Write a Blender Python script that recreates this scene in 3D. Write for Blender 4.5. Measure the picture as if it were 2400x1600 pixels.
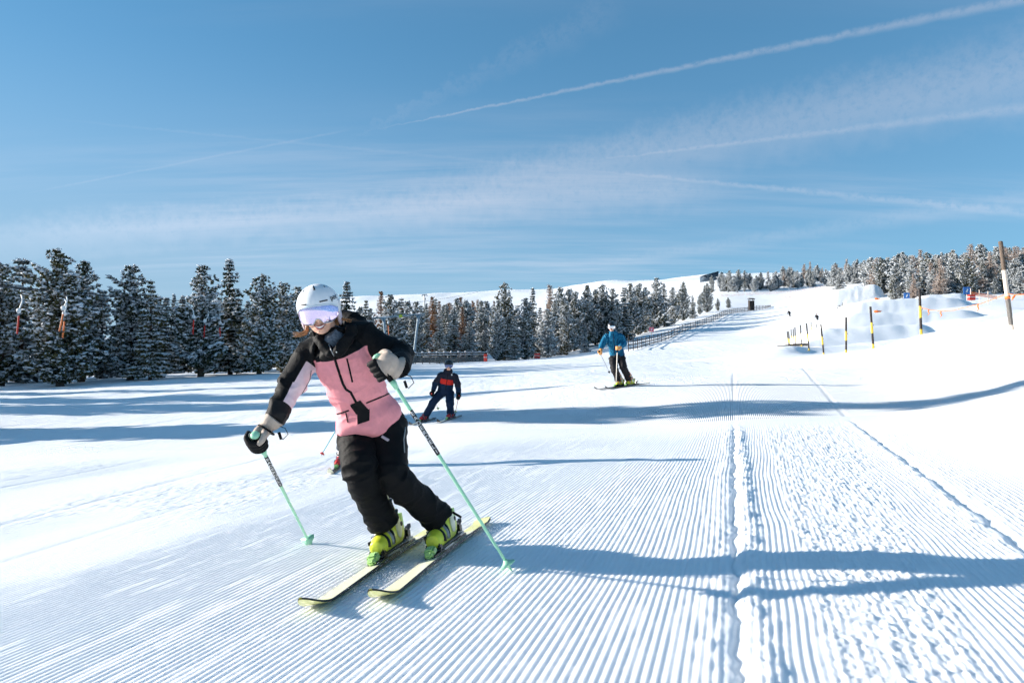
import bpy, bmesh, math, random
import numpy as np
from mathutils import Vector, Matrix, Quaternion
from mathutils.bvhtree import BVHTree

SC = bpy.context.scene
COL = SC.collection
for _o in list(bpy.data.objects):
    bpy.data.objects.remove(_o, do_unlink=True)

# ------------------------------------------------------------------ camera
CAM_H, FPX, PITCH = 1.06, 1600.0, math.atan(50 / 1600)
cam_d = bpy.data.cameras.new('camera')
cam_d.lens, cam_d.sensor_width = 24.0, 36.0
cam_d.clip_start, cam_d.clip_end = 0.05, 8000
cam = bpy.data.objects.new('camera', cam_d)
COL.objects.link(cam)
cam.location = (0, 0, CAM_H)
cam.rotation_euler = (math.pi / 2 + PITCH, 0, 0)
SC.camera = cam

CP, SP = math.cos(PITCH), math.sin(PITCH)


def ray(x, y):
    """direction of a photograph pixel (2400 x 1600), scaled to unit depth along +Y"""
    u, v = (x - 1200) / FPX, (800 - y) / FPX
    d = Vector((u, CP - SP * v, SP + CP * v))
    return d / d.y


def P3(x, y, d):
    return Vector((0, 0, CAM_H)) + ray(x, y) * d


# ------------------------------------------------------------------ sun, sky, exposure
SUN_E, SUN_A = math.radians(15.0), math.radians(10.0)
SUN_DIR = Vector((-math.cos(SUN_E) * math.cos(SUN_A), math.cos(SUN_E) * math.sin(SUN_A), math.sin(SUN_E)))
sun_d = bpy.data.lights.new('sun', 'SUN')
sun_d.energy, sun_d.angle, sun_d.color = 5.0, math.radians(0.55), (1.0, 0.93, 0.84)
sun = bpy.data.objects.new('sun', sun_d)
COL.objects.link(sun)
sun.location = SUN_DIR * 60
sun.rotation_euler = SUN_DIR.to_track_quat('Z', 'Y').to_euler()

SC.view_settings.view_transform = 'Standard'
SC.view_settings.look = 'None'
SC.view_settings.exposure = 1.08
SC.view_settings.gamma = 1.0
SC.render.engine = 'CYCLES'
SC.cycles.max_bounces = 4
SC.cycles.diffuse_bounces = 2
SC.cycles.use_adaptive_sampling = True
SC.cycles.adaptive_threshold = 0.035
SC.cycles.adaptive_min_samples = 12
SC.cycles.glossy_bounces = 3
SC.cycles.transparent_max_bounces = 8
SC.cycles.caustics_reflective = False
SC.cycles.caustics_refractive = False
SC.cycles.use_denoising = True


class NT:
    """tiny helper to write node trees as expressions"""

    def __init__(self, tree):
        self.t = tree

    def n(self, kind, **kw):
        nd = self.t.nodes.new(kind)
        for k, v in kw.items():
            setattr(nd, k, v)
        return nd

    def link(self, a, b):
        self.t.links.new(a, b)

    def _in(self, sock, v):
        if hasattr(v, 'is_output'):
            self.link(v, sock)
        elif v is not None:
            sock.default_value = v

    def m(self, op, a, b=None, c=None, clamp=False):
        nd = self.n('ShaderNodeMath', operation=op, use_clamp=clamp)
        self._in(nd.inputs[0], a)
        self._in(nd.inputs[1], b)
        self._in(nd.inputs[2], c)
        return nd.outputs[0]

    def v(self, op, a, b=None):
        nd = self.n('ShaderNodeVectorMath', operation=op)
        self._in(nd.inputs[0], a)
        self._in(nd.inputs[1], b)
        return nd.outputs['Value'] if op in ('DOT_PRODUCT', 'LENGTH', 'DISTANCE') else nd.outputs[0]

    def noise(self, vec, scale, detail=4, rough=0.55, dist=0.0):
        nd = self.n('ShaderNodeTexNoise')
        self._in(nd.inputs['Vector'], vec)
        nd.inputs['Scale'].default_value = scale
        nd.inputs['Detail'].default_value = detail
        nd.inputs['Roughness'].default_value = rough
        nd.inputs['Distortion'].default_value = dist
        return nd.outputs['Fac']

    def smooth(self, x, lo, hi, a=0.0, b=1.0):
        nd = self.n('ShaderNodeMapRange', interpolation_type='SMOOTHSTEP')
        self._in(nd.inputs[0], x)
        self._in(nd.inputs[1], lo)
        self._in(nd.inputs[2], hi)
        self._in(nd.inputs[3], a)
        self._in(nd.inputs[4], b)
        return nd.outputs[0]

    def mix(self, f, a, b):
        nd = self.n('ShaderNodeMix', data_type='RGBA')
        self._in(nd.inputs[0], f)
        self._in(nd.inputs[6], a)
        self._in(nd.inputs[7], b)
        return nd.outputs[2]


def rgba(c):
    return (c[0], c[1], c[2], 1.0)


world = bpy.data.worlds.new('World')
SC.world = world
world.use_nodes = True
world.cycles.sampling_method = 'MANUAL'
world.cycles.sample_map_resolution = 512
world.node_tree.nodes.clear()
W = NT(world.node_tree)
sky = W.n('ShaderNodeTexSky', sky_type='NISHITA')
sky.sun_disc = False
sky.sun_elevation = SUN_E
sky.sun_rotation = math.atan2(SUN_DIR.x, SUN_DIR.y) % (2 * math.pi)
sky.altitude = 2100
sky.air_density = 1.0
sky.dust_density = 0.25
sky.ozone_density = 1.6
SKY_STRENGTH = 0.092
hs = W.n('ShaderNodeHueSaturation')
hs.inputs['Saturation'].default_value = 1.0
gam = W.n('ShaderNodeGamma')
gam.inputs[1].default_value = 0.62
W.link(sky.outputs[0], gam.inputs[0])
tint = W.n('ShaderNodeMix', data_type='RGBA', blend_type='MULTIPLY')
tint.inputs[0].default_value = 1.0
W.link(gam.outputs[0], tint.inputs[6])
tint.inputs[7].default_value = (0.57, 1.17, 1.50, 1)
W.link(tint.outputs[2], hs.inputs['Color'])
tc = W.n('ShaderNodeTexCoord')
dirv = W.v('NORMALIZE', tc.outputs['Generated'])
sep = W.n('ShaderNodeSeparateXYZ')
W.link(dirv, sep.inputs[0])
zz = W.m('MAXIMUM', sep.outputs[2], 0.0)
# high cloud deck: direction projected on a plane far overhead
den = W.m('ADD', zz, 0.10)
cmb = W.n('ShaderNodeCombineXYZ')
W.link(W.m('DIVIDE', sep.outputs[0], den), cmb.inputs[0])
W.link(W.m('DIVIDE', sep.outputs[1], den), cmb.inputs[1])
mp = W.n('ShaderNodeMapping')
mp.inputs['Rotation'].default_value = (0, 0, math.radians(24))
mp.inputs['Scale'].default_value = (0.26, 0.85, 1)
W.link(cmb.outputs[0], mp.inputs[0])
big = W.noise(mp.outputs[0], 1.15, 2, 0.5)
mp2 = W.n('ShaderNodeMapping')
mp2.inputs['Rotation'].default_value = (0, 0, math.radians(18))
mp2.inputs['Scale'].default_value = (0.5, 3.2, 1)
W.link(cmb.outputs[0], mp2.inputs[0])
fine = W.noise(mp2.outputs[0], 2.4, 4, 0.62)
cirrus = W.m('MULTIPLY', W.smooth(big, 0.40, 0.72), W.smooth(fine, 0.25, 0.80))
cirrus = W.m('MULTIPLY', cirrus, 0.42)


def contrail(p1, p2, w1, w2, strength, wob=0.0, grain=0.5, fade=0.15):
    """a straight vapour trail between two sky directions; widths in pixels of the photograph"""
    a, b = ray(*p1).normalized(), ray(*p2).normalized()
    nrm = a.cross(b).normalized()
    ax = (b - a * a.dot(b)).normalized()
    ang = a.angle(b)
    ca = W.v('DOT_PRODUCT', dirv, tuple(a))
    cx = W.v('DOT_PRODUCT', dirv, tuple(ax))
    t = W.m('DIVIDE', W.m('ARCTAN2', cx, ca), ang)
    dist = W.v('DOT_PRODUCT', dirv, tuple(nrm))
    ns = NS1
    dist = W.m('ADD', dist, W.m('MULTIPLY', W.m('SUBTRACT', ns, 0.5), wob / FPX))
    tcl = W.m('MINIMUM', W.m('MAXIMUM', t, 0.0), 1.3)
    wid = W.m('MULTIPLY_ADD', tcl, (w2 - w1) / FPX, w1 / FPX)
    x = W.m('DIVIDE', W.m('ABSOLUTE', dist), wid)
    core = W.smooth(x, 1.0, 0.0)
    g = W.smooth(NS2, 0.5 - grain * 0.5, 0.62)
    ends = W.m('MULTIPLY', W.smooth(t, -fade, fade), W.smooth(t, 1.0 + 2 * fade, 1.0 + fade))
    return W.m('MULTIPLY', W.m('MULTIPLY', core, g), W.m('MULTIPLY', ends, strength))


NS1 = W.noise(dirv, 55.0, 3, 0.65)
NS2 = W.noise(dirv, 110.0, 3, 0.7)
masks = [
    contrail((960, 287), (2400, -2), 2.5, 14, 0.32, 12, 0.9, 0.10),
    contrail((1440, 370), (2400, 254), 3, 14, 0.22, 14, 0.8, 0.16),
    contrail((1430, 404), (2400, 500), 4, 14, 0.24, 14, 0.7, 0.14),
    contrail((130, 440), (680, 332), 3, 4, 0.11, 4, 0.8, 0.16),
    contrail((260, 293), (1100, 374), 4, 6, 0.07, 8, 0.8, 0.2),
    contrail((860, 306), (1300, 92), 8, 46, 0.07, 70, 0.6, 0.2),
    contrail((1430, 616), (2320, 478), 18, 28, 0.13, 26, 0.9, 0.2),
    contrail((1000, 470), (2400, 175), 75, 110, 0.30, 60, 1.3, 0.2),
    contrail((0, 560), (1300, 470), 60, 60, 0.30, 50, 1.3, 0.2),
]
tot = masks[0]
for mk in masks[1:]:
    tot = W.m('SUBTRACT', 1.0, W.m('MULTIPLY', W.m('SUBTRACT', 1.0, tot), W.m('SUBTRACT', 1.0, mk)))
low = W.smooth(zz, 0.02, 0.14)
lum = W.n('ShaderNodeRGBToBW')
W.link(hs.outputs[0], lum.inputs[0])
cl = W.n('ShaderNodeCombineColor')
W.link(W.m('MULTIPLY_ADD', lum.outputs[0], 1.15, 1.3), cl.inputs[0])
W.link(W.m('MULTIPLY_ADD', lum.outputs[0], 1.2, 1.5), cl.inputs[1])
W.link(W.m('MULTIPLY_ADD', lum.outputs[0], 1.35, 1.9), cl.inputs[2])
# thin haze low in the sky, whiter towards the sun
toward = W.m('MAXIMUM', W.v('DOT_PRODUCT', dirv, tuple(Vector((SUN_DIR.x, SUN_DIR.y, 0)).normalized())), -0.2)
haze_f = W.m('MULTIPLY', W.smooth(zz, 0.45, 0.0), W.m('MULTIPLY_ADD', W.smooth(toward, -0.25, 0.75), 0.58, 0.30))
skyh = W.mix(haze_f, hs.outputs[0], (2.0, 2.75, 3.55, 1))
skyc = W.mix(W.m('MULTIPLY', cirrus, low), skyh, cl.outputs[0])
bg = W.n('ShaderNodeBackground')
W.link(skyc, bg.inputs[0])
bg.inputs[1].default_value = SKY_STRENGTH
# the vapour trails all lie in the northern half of the sky
bg2 = W.n('ShaderNodeBackground')
W.link(W.mix(W.m('MULTIPLY', tot, low), skyc, cl.outputs[0]), bg2.inputs[0])
bg2.inputs[1].default_value = SKY_STRENGTH
mxs = W.n('ShaderNodeMixShader')
W.link(W.smooth(sep.outputs[1], 0.30, 0.55), mxs.inputs[0])
W.link(bg.outputs[0], mxs.inputs[1])
W.link(bg2.outputs[0], mxs.inputs[2])
bg = mxs
wo = W.n('ShaderNodeOutputWorld')
W.link(bg.outputs[0], wo.inputs[0])


# ------------------------------------------------------------------ helpers
def tag(o, label=None, cat=None, group=None, kind=None):
    if label:
        o['label'] = label
    if cat:
        o['category'] = cat
    if group:
        o['group'] = group
    if kind:
        o['kind'] = kind
    return o


def empty(name, loc=(0, 0, 0), parent=None):
    o = bpy.data.objects.new(name, None)
    o.empty_display_size = 0.1
    COL.objects.link(o)
    o.location = loc
    if parent:
        o.parent = parent
    return o


def link_mesh(name, me, parent=None, loc=None):
    o = bpy.data.objects.new(name, me)
    COL.objects.link(o)
    if parent is not None:
        o.parent = parent
    if loc is not None:
        o.location = loc
    return o


def np_mesh(name, verts, quads=None, tris=None, mats=(), mat_idx=None, smooth=True):
    """mesh from numpy arrays, fast"""
    me = bpy.data.meshes.new(name)
    verts = np.asarray(verts, np.float32).reshape(-1, 3)
    nq = 0 if quads is None else len(quads)
    nt = 0 if tris is None else len(tris)
    loops = []
    if nq:
        loops.append(np.asarray(quads, np.int32).ravel())
    if nt:
        loops.append(np.asarray(tris, np.int32).ravel())
    loops = np.concatenate(loops)
    starts = np.concatenate([np.arange(nq) * 4, nq * 4 + np.arange(nt) * 3]).astype(np.int32)
    me.vertices.add(len(verts))
    me.vertices.foreach_set('co', verts.ravel())
    me.loops.add(len(loops))
    me.loops.foreach_set('vertex_index', loops)
    me.polygons.add(nq + nt)
    me.polygons.foreach_set('loop_start', starts)
    if mat_idx is not None:
        me.polygons.foreach_set('material_index', np.asarray(mat_idx, np.int32))
    if smooth:
        me.polygons.foreach_set('use_smooth', np.ones(nq + nt, bool))
    for mt in mats:
        me.materials.append(mt)
    me.update(calc_edges=True)
    me.validate()
    return me


def hash3(ix, iy, iz, seed):
    h = (ix.astype(np.uint32) * np.uint32(374761393) + iy.astype(np.uint32) * np.uint32(668265263)
         + iz.astype(np.uint32) * np.uint32(2246822519) + np.uint32((seed * 3266489917) & 0xffffffff))
    h = (h ^ (h >> np.uint32(13))) * np.uint32(1274126177)
    h = h ^ (h >> np.uint32(16))
    return (h & np.uint32(0xffffff)).astype(np.float32) / np.float32(0xffffff)


def vnoise(x, y, z=None, seed=0):
    """value noise in [-1, 1]"""
    x = np.asarray(x, np.float64)
    y = np.asarray(y, np.float64)
    fx, fy = np.floor(x), np.floor(y)
    tx, ty = x - fx, y - fy
    tx, ty = tx * tx * (3 - 2 * tx), ty * ty * (3 - 2 * ty)
    ix, iy = fx.astype(np.int64), fy.astype(np.int64)
    if z is None:
        iz = np.zeros_like(ix)
        r = 0
        for dx, wx in ((0, 1 - tx), (1, tx)):
            for dy, wy in ((0, 1 - ty), (1, ty)):
                r = r + wx * wy * hash3(ix + dx, iy + dy, iz, seed)
        return r * 2 - 1
    z = np.asarray(z, np.float64)
    fz = np.floor(z)
    tz = z - fz
    tz = tz * tz * (3 - 2 * tz)
    iz = fz.astype(np.int64)
    r = 0
    for dx, wx in ((0, 1 - tx), (1, tx)):
        for dy, wy in ((0, 1 - ty), (1, ty)):
            for dz, wz in ((0, 1 - tz), (1, tz)):
                r = r + wx * wy * wz * hash3(ix + dx, iy + dy, iz + dz, seed)
    return r * 2 - 1


def sstep(a, b, x):
    t = np.clip((x - a) / (b - a), 0, 1)
    return t * t * (3 - 2 * t)


# ------------------------------------------------------------------ materials
def material(name, color, rough=0.6, spec=0.3, metal=0.0, bump=0.0, bump_scale=200.0, var=0.0, var_scale=8.0, coat=0.0, sheen=0.0):
    m = bpy.data.materials.new(name)
    m.use_nodes = True
    t = NT(m.node_tree)
    b = m.node_tree.nodes['Principled BSDF']
    b.inputs['Base Color'].default_value = rgba(color)
    b.inputs['Roughness'].default_value = rough
    b.inputs['Specular IOR Level'].default_value = spec
    b.inputs['Metallic'].default_value = metal
    b.inputs['Coat Weight'].default_value = coat
    b.inputs['Sheen Weight'].default_value = sheen
    co = t.n('ShaderNodeTexCoord').outputs['Object']
    if var:
        f = t.noise(co, var_scale, 5, 0.6)
        c1 = rgba([c * (1 - var) for c in color])
        c2 = rgba([min(1, c * (1 + var)) for c in color])
        t.link(t.mix(t.smooth(f, 0.3, 0.7), c1, c2), b.inputs['Base Color'])
    if bump:
        bn = t.n('ShaderNodeBump')
        bn.inputs['Strength'].default_value = 0.5
        bn.inputs['Distance'].default_value = bump
        t.link(t.noise(co, bump_scale, 3), bn.inputs['Height'])
        t.link(bn.outputs[0], b.inputs['Normal'])
    return m


M = {}
# ------------------------------------------------------------------ terrain
def plane_z(X, Y):
    return 0.05 * (X + 0.55) - 0.010 * (Y - 3.7)


_ctrl = []
for _Y in (1.5, 2.5, 4.5, 8.0, 12.0):
    for _a in (-1.0, -0.6, -0.2, 0.2, 0.6, 1.0):
        _ctrl.append((_a * _Y, _Y, float(plane_z(_a * _Y, _Y))))
for (_x, _y, _d) in (
        # the field on the left and the foot of the treeline
        (0, 1000, 18), (0, 960, 25), (0, 906, 42), (-300, 912, 44), (150, 902, 42), (300, 888, 46), (600, 872, 52), (850, 861, 66), (700, 905, 32),
        (700, 960, 21), (1050, 985, 13), (1050, 900, 30), (1050, 850, 84), (1250, 843, 92), (1200, 872, 45),
        (-300, 1000, 17), (-300, 900, 80), (0, 895, 80), (400, 876, 90), (800, 850, 110),
        # the piste going up
        (1500, 942, 14.8), (1750, 930, 14.2), (1200, 962, 14.6), (1950, 908, 16.5), (1455, 908, 18), (1720, 872, 30), (1720, 846, 45), (1740, 822, 70), (1700, 782, 110), (1750, 742, 160), (1800, 722, 200),
        (1850, 700, 240), (1900, 672, 300), (1640, 800, 90), (1550, 842, 62), (1450, 858, 45),
        (1400, 818, 112), (1500, 780, 142), (1600, 748, 175), (1680, 718, 212), (1475, 822, 80), (1600, 778, 118), (1700, 738, 165), (1765, 728, 190),
        (1780, 690, 270), (1700, 682, 300), (1620, 690, 330), (1500, 720, 300), (1350, 760, 260), (1200, 790, 240), (1000, 820, 200),
        # bank on the right
        (2375, 772, 20), (2480, 700, 20), (2260, 765, 26), (2157, 782, 30), (2045, 816, 32), (1985, 829, 34), (1925, 833, 40), (1890, 830, 47),
        (1840, 822, 60), (2330, 905, 13), (2200, 890, 16), (1950, 870, 22), (2100, 860, 22), (2380, 850, 15.5), (2480, 880, 12),
        # terrain park behind the bank and the wooded hill
        (2000, 803, 62), (2120, 800, 58), (2300, 790, 55), (2000, 770, 85), (2250, 745, 80), (2000, 735, 115), (2250, 700, 112), (2390, 700, 104),
        (2080, 706, 128), (2000, 690, 170), (1980, 668, 240), (2080, 682, 200), (2250, 668, 190), (2390, 664, 180), (2300, 642, 260), (2400, 634, 260),
        (2150, 650, 280), (2300, 640, 350), (1900, 650, 360), (1800, 658, 360), (2000, 636, 360),
        # far snow ridge
        (-200, 800, 900), (300, 790, 900), (600, 760, 900), (740, 715, 900), (820, 693, 900), (920, 690, 900), (1000, 687, 900), (1100, 687, 900), (1200, 683, 900),
        (1300, 678, 900), (1360, 669, 880), (1420, 661, 860), (1500, 661, 850), (1570, 655, 850), (1660, 648, 820), (1750, 645, 800),
        (1850, 640, 800), (2000, 640, 800), (2300, 640, 800),
        (820, 800, 450), (1100, 790, 450), (1300, 770, 450), (1500, 700, 500), (400, 830, 450), (0, 850, 400)):
    _p = P3(_x, _y, _d)
    _ctrl.append((_p.x, _p.y, _p.z))
# hidden dip behind the bank
for (_X, _Y, _Z) in ((26, 34, 2.2), (22, 40, 1.9), (30, 42, 2.0), (20, 48, 2.2), (36, 48, 2.4)):
    _ctrl.append((_X, _Y, _Z))
_ctrl = np.array(_ctrl)
_cu = np.stack([_ctrl[:, 0] / _ctrl[:, 1], 0.55 * np.log(_ctrl[:, 1])], 1)
_cv = (_ctrl[:, 2] - plane_z(_ctrl[:, 0], _ctrl[:, 1])) / _ctrl[:, 1]


def _phi(r2):
    return 0.5 * r2 * np.log(r2 + 1e-12)


_n = len(_cu)
_A = np.zeros((_n + 3, _n + 3))
_d2 = ((_cu[:, None] - _cu[None]) ** 2).sum(-1)
_A[:_n, :_n] = _phi(_d2) + np.eye(_n) * 2e-4
_A[:_n, _n] = 1
_A[:_n, _n + 1:] = _cu
_A[_n, :_n] = 1
_A[_n + 1:, :_n] = _cu.T
_sol = np.linalg.solve(_A, np.concatenate([_cv, np.zeros(3)]))


def ground(X, Y):
    X = np.asarray(X, np.float64)
    Y = np.asarray(Y, np.float64)
    shp = np.broadcast(X, Y).shape
    X = np.broadcast_to(X, shp).ravel()
    Y = np.broadcast_to(Y, shp).ravel()
    Yc = np.maximum(Y, 1.5)
    a = np.clip(X / Yc, -1.05, 1.05)
    l = 0.55 * np.log(np.minimum(Yc, 900))
    out = np.empty(len(X))
    for i in range(0, len(X), 40000):
        s = slice(i, i + 40000)
        d2 = (a[s, None] - _cu[None, :, 0]) ** 2 + (l[s, None] - _cu[None, :, 1]) ** 2
        out[s] = _phi(d2) @ _sol[:_n] + _sol[_n] + _sol[_n + 1] * a[s] + _sol[_n + 2] * l[s]
    near = sstep(1.5, 4.0, Y)
    z = plane_z(X, np.minimum(Y, 900)) + out * np.minimum(Yc, 900) * near
    z = z - np.maximum(Y - 900, 0) * 0.12
    return z.reshape(shp)


def gz(X, Y):
    return float(ground(np.array([X]), np.array([Y]))[0])


def on_ground(x, y, d0=1.8, d1=60):
    """first hit of a photograph pixel's ray with the smooth ground"""
    r = ray(x, y)
    ds = np.geomspace(d0, d1, 700)
    zz_ = ground(r.x * ds, ds) - (CAM_H + r.z * ds)
    k = np.argmax(zz_ >= 0)
    if k == 0:
        return P3(x, y, d1)
    t = zz_[k - 1] / (zz_[k - 1] - zz_[k])
    d = ds[k - 1] + (ds[k] - ds[k - 1]) * t
    return P3(x, y, d)


def fbm(x, y, seed=0, octv=3, gain=0.5):
    r, a, s = 0, 1.0, 1.0
    for k in range(octv):
        r = r + a * vnoise(x * s, y * s, seed=seed + k * 7)
        a *= gain
        s *= 2.07
    return r


PITCH_C = 0.0325     # spacing of the groomed ridges


def track(X, Y):
    """groomed relief: ridges, seams between passes, crumbs"""
    w = X - 0.324 * Y
    wob = 0.020 * vnoise(w * 0.7, Y * 0.55, seed=3) + 0.006 * vnoise(w * 3, Y * 2.2, seed=4)
    s2 = X - 1.23 - 0.377 * Y                     # second seam
    c1 = 0.26 + 0.018 * Y
    c2 = 0.52 + 0.115 * Y
    zoneO = 1 - sstep(-4.1, -3.35, w + 0.25 * vnoise(w * 2.0, Y * 0.7, seed=6))
    right = (w >= 0)
    phL = (w + wob) / PITCH_C
    phR = (X - 0.352 * Y + wob * 1.6) / PITCH_C
    phS = (X - 0.385 * Y + wob * 1.2) / (PITCH_C * 1.08)
    ph = np.where(w < 0, phL, np.where(s2 < 0, phR, phS))
    prof = (0.5 + 0.5 * np.cos(2 * np.pi * ph)) ** 0.85
    idx = np.floor(ph + 0.5)
    # each ridge has its own broken stretches
    br = vnoise(idx * 3.17, Y * 2.6, seed=11)
    br2 = vnoise(idx * 1.7, Y * 14.0, seed=12)
    amp = np.ones_like(w)
    amp *= 1 - 0.35 * sstep(0.25, 0.9, br) - 0.18 * sstep(0.1, 0.9, br2)
    clod = sstep(c1 - 0.05, c1 + 0.05, w) * (1 - sstep(c2 - 0.08, c2 + 0.10, w)) * right * (s2 < 0)
    amp = amp * np.where(right, 1.05, 1.0)
    amp *= 1 - clod * (0.20 + 0.55 * sstep(-0.3, 0.5, vnoise(idx * 2.1, Y * 9, seed=14)))
    amp *= 1 - 0.72 * zoneO * (0.20 + 0.80 * sstep(-0.2, 0.4, fbm(w * 0.6, Y * 0.35, 21)))
    amp *= np.exp(-np.maximum(0, -(w + 3.2)) * 0.06)
    nearseam = np.exp(-(w / 0.05) ** 2)
    amp *= 1 - 0.9 * nearseam
    ns2 = np.exp(-(s2 / 0.10) ** 2)
    amp *= 1 - 0.9 * ns2
    # left-hand passes wear off a little towards the far side
    h = 0.0051 * amp * prof * (1 + 0.10 * vnoise(X * 40, Y * 24, seed=15))
    # crumbs
    wx = X + 0.012 * vnoise(X * 50, Y * 50, seed=38)
    cr = sstep(0.12, 0.42, fbm(wx * 58, Y * 46, 31, 2))
    cr2 = sstep(0.10, 0.45, fbm(wx * 27, Y * 23, 35, 2)) * (0.6 + 0.6 * vnoise(X * 11, Y * 9, seed=39))
    cr3 = sstep(0.35, 0.6, fbm(wx * 14, Y * 12, 36, 2))
    rough = 0.05 + 0.95 * clod + 0.55 * zoneO * sstep(-0.15, 0.5, fbm(w * 0.9, Y * 0.30, 41)) \
        + 0.75 * np.exp(-((w - 0.07) / 0.07) ** 2) + 0.25 * np.exp(-((w + 0.06) / 0.05) ** 2) \
        + 0.55 * np.exp(-((s2 - 0.20) / 0.22) ** 2) + 0.45 * np.exp(-((s2 + 0.16) / 0.12) ** 2)
    h = h + rough * (0.0042 * cr + 0.0060 * cr2 + 0.004 * cr3)
    # seams: a groove with broken shoulders
    j = 0.018 * vnoise(Y * 5, Y * 0, seed=51) + 0.010 * vnoise(Y * 17, Y * 0, seed=52)
    h = h - 0.017 * np.exp(-((w + j) / 0.015) ** 2)
    h = h + (0.009 + 0.012 * vnoise(X * 14, Y * 14, seed=53)) * np.exp(-((w - 0.085 + j) / 0.05) ** 2)
    h = h + (0.003 + 0.006 * vnoise(X * 16, Y * 12, seed=54)) * np.exp(-((w + 0.10 + j) / 0.05) ** 2)
    h = h - 0.015 * np.exp(-((s2 + j) / 0.018) ** 2)
    h = h + (0.007 + 0.009 * vnoise(X * 14, Y * 14, seed=55)) * np.exp(-((s2 + 0.075 + j) / 0.055) ** 2)
    # old ski tracks scraped across the left pass
    for k, (w0, sl, dep) in enumerate(((-4.5, 0.10, 0.004), (-5.6, 0.16, 0.006), (-7.4, 0.2, 0.006))):
        q = w - w0 + sl * (Y - 5) + 0.05 * vnoise(Y * 0.8, Y * 0, seed=60 + k)
        h = h - dep * np.exp(-(q / 0.05) ** 2) * zoneO
    # soft lumps
    h = h + 0.003 * vnoise(X * 1.1, Y * 0.8, seed=71) + 0.05 * zoneO * sstep(3.5, 9, -w) * vnoise(X * 0.45, Y * 0.30, seed=72)
    return h * (1 - sstep(8.6, 11.0, Y))


def snow_material(name, sss):
    m = bpy.data.materials.new(name)
    m.use_nodes = True
    t = NT(m.node_tree)
    b = m.node_tree.nodes['Principled BSDF']
    b.inputs['Roughness'].default_value = 0.62
    b.inputs['Subsurface Weight'].default_value = sss
    b.inputs['Subsurface Radius'].default_value = (0.030, 0.030, 0.030)
    b.inputs['Subsurface Scale'].default_value = 1.0
    b.inputs['Specular IOR Level'].default_value = 0.25
    co = t.n('ShaderNodeTexCoord').outputs['Object']
    f = t.noise(co, 0.35, 5, 0.55)
    t.link(t.mix(f, (0.85, 0.875, 0.90, 1), (0.90, 0.915, 0.93, 1)), b.inputs['Base Color'])
    # fine grain everywhere; far groomed ridges (past the modelled ones) from the stored track coordinate
    at = t.n('ShaderNodeAttribute', attribute_name='far_track')
    rl = t.n('ShaderNodeAttribute', attribute_name='relief')
    uvn = t.n('ShaderNodeUVMap', uv_map='track')
    sp = t.n('ShaderNodeSeparateXYZ')
    t.link(uvn.outputs[0], sp.inputs[0])
    wv = t.m('COSINE', t.m('MULTIPLY', sp.outputs[0], 2 * math.pi))
    sm1 = t.smooth(t.m('ABSOLUTE', t.m('MULTIPLY', sp.outputs[0], PITCH_C)), 0.09, 0.0)
    sm2 = t.smooth(t.m('ABSOLUTE', sp.outputs[1]), 0.09, 0.0)
    seam = t.m('MULTIPLY', t.m('MAXIMUM', sm1, sm2), t.m('MULTIPLY', at.outputs['Fac'], -4.5))
    br = t.noise(co, 0.9, 4, 0.6)
    wv = t.m('MULTIPLY', wv, t.m('MULTIPLY', at.outputs['Fac'], t.smooth(br, 0.3, 0.7, 0.5, 1.0)))
    wv = t.m('ADD', wv, seam)
    bn = t.n('ShaderNodeBump')
    bn.inputs['Strength'].default_value = 1.0
    bn.inputs['Distance'].default_value = 0.009
    t.link(wv, bn.inputs['Height'])
    bn2 = t.n('ShaderNodeBump')
    bn2.inputs['Strength'].default_value = 0.25
    bn2.inputs['Distance'].default_value = 0.004
    g = t.m('ADD', t.noise(co, 160, 3, 0.7), t.m('MULTIPLY', t.noise(co, 42, 3, 0.6), 1.2))
    t.link(g, bn2.inputs['Height'])
    t.link(bn.outputs[0], bn2.inputs['Normal'])
    bn3 = t.n('ShaderNodeBump')
    bn3.inputs['Strength'].default_value = 0.5
    bn3.inputs['Distance'].default_value = 0.16
    mpn = t.n('ShaderNodeMapping')
    mpn.inputs['Rotation'].default_value = (0, 0, math.radians(-20))
    mpn.inputs['Scale'].default_value = (1.6, 0.35, 1)
    t.link(co, mpn.inputs[0])
    t.link(t.m('MULTIPLY', t.noise(mpn.outputs[0], 0.9, 7, 0.62), rl.outputs['Fac']), bn3.inputs['Height'])
    t.link(bn2.outputs[0], bn3.inputs['Normal'])
    t.link(bn3.outputs[0], b.inputs['Normal'])
    return m


M['snow_near'] = snow_material('groomed_snow', 1.0)
M['snow'] = snow_material('packed_snow', 0.0)


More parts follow.
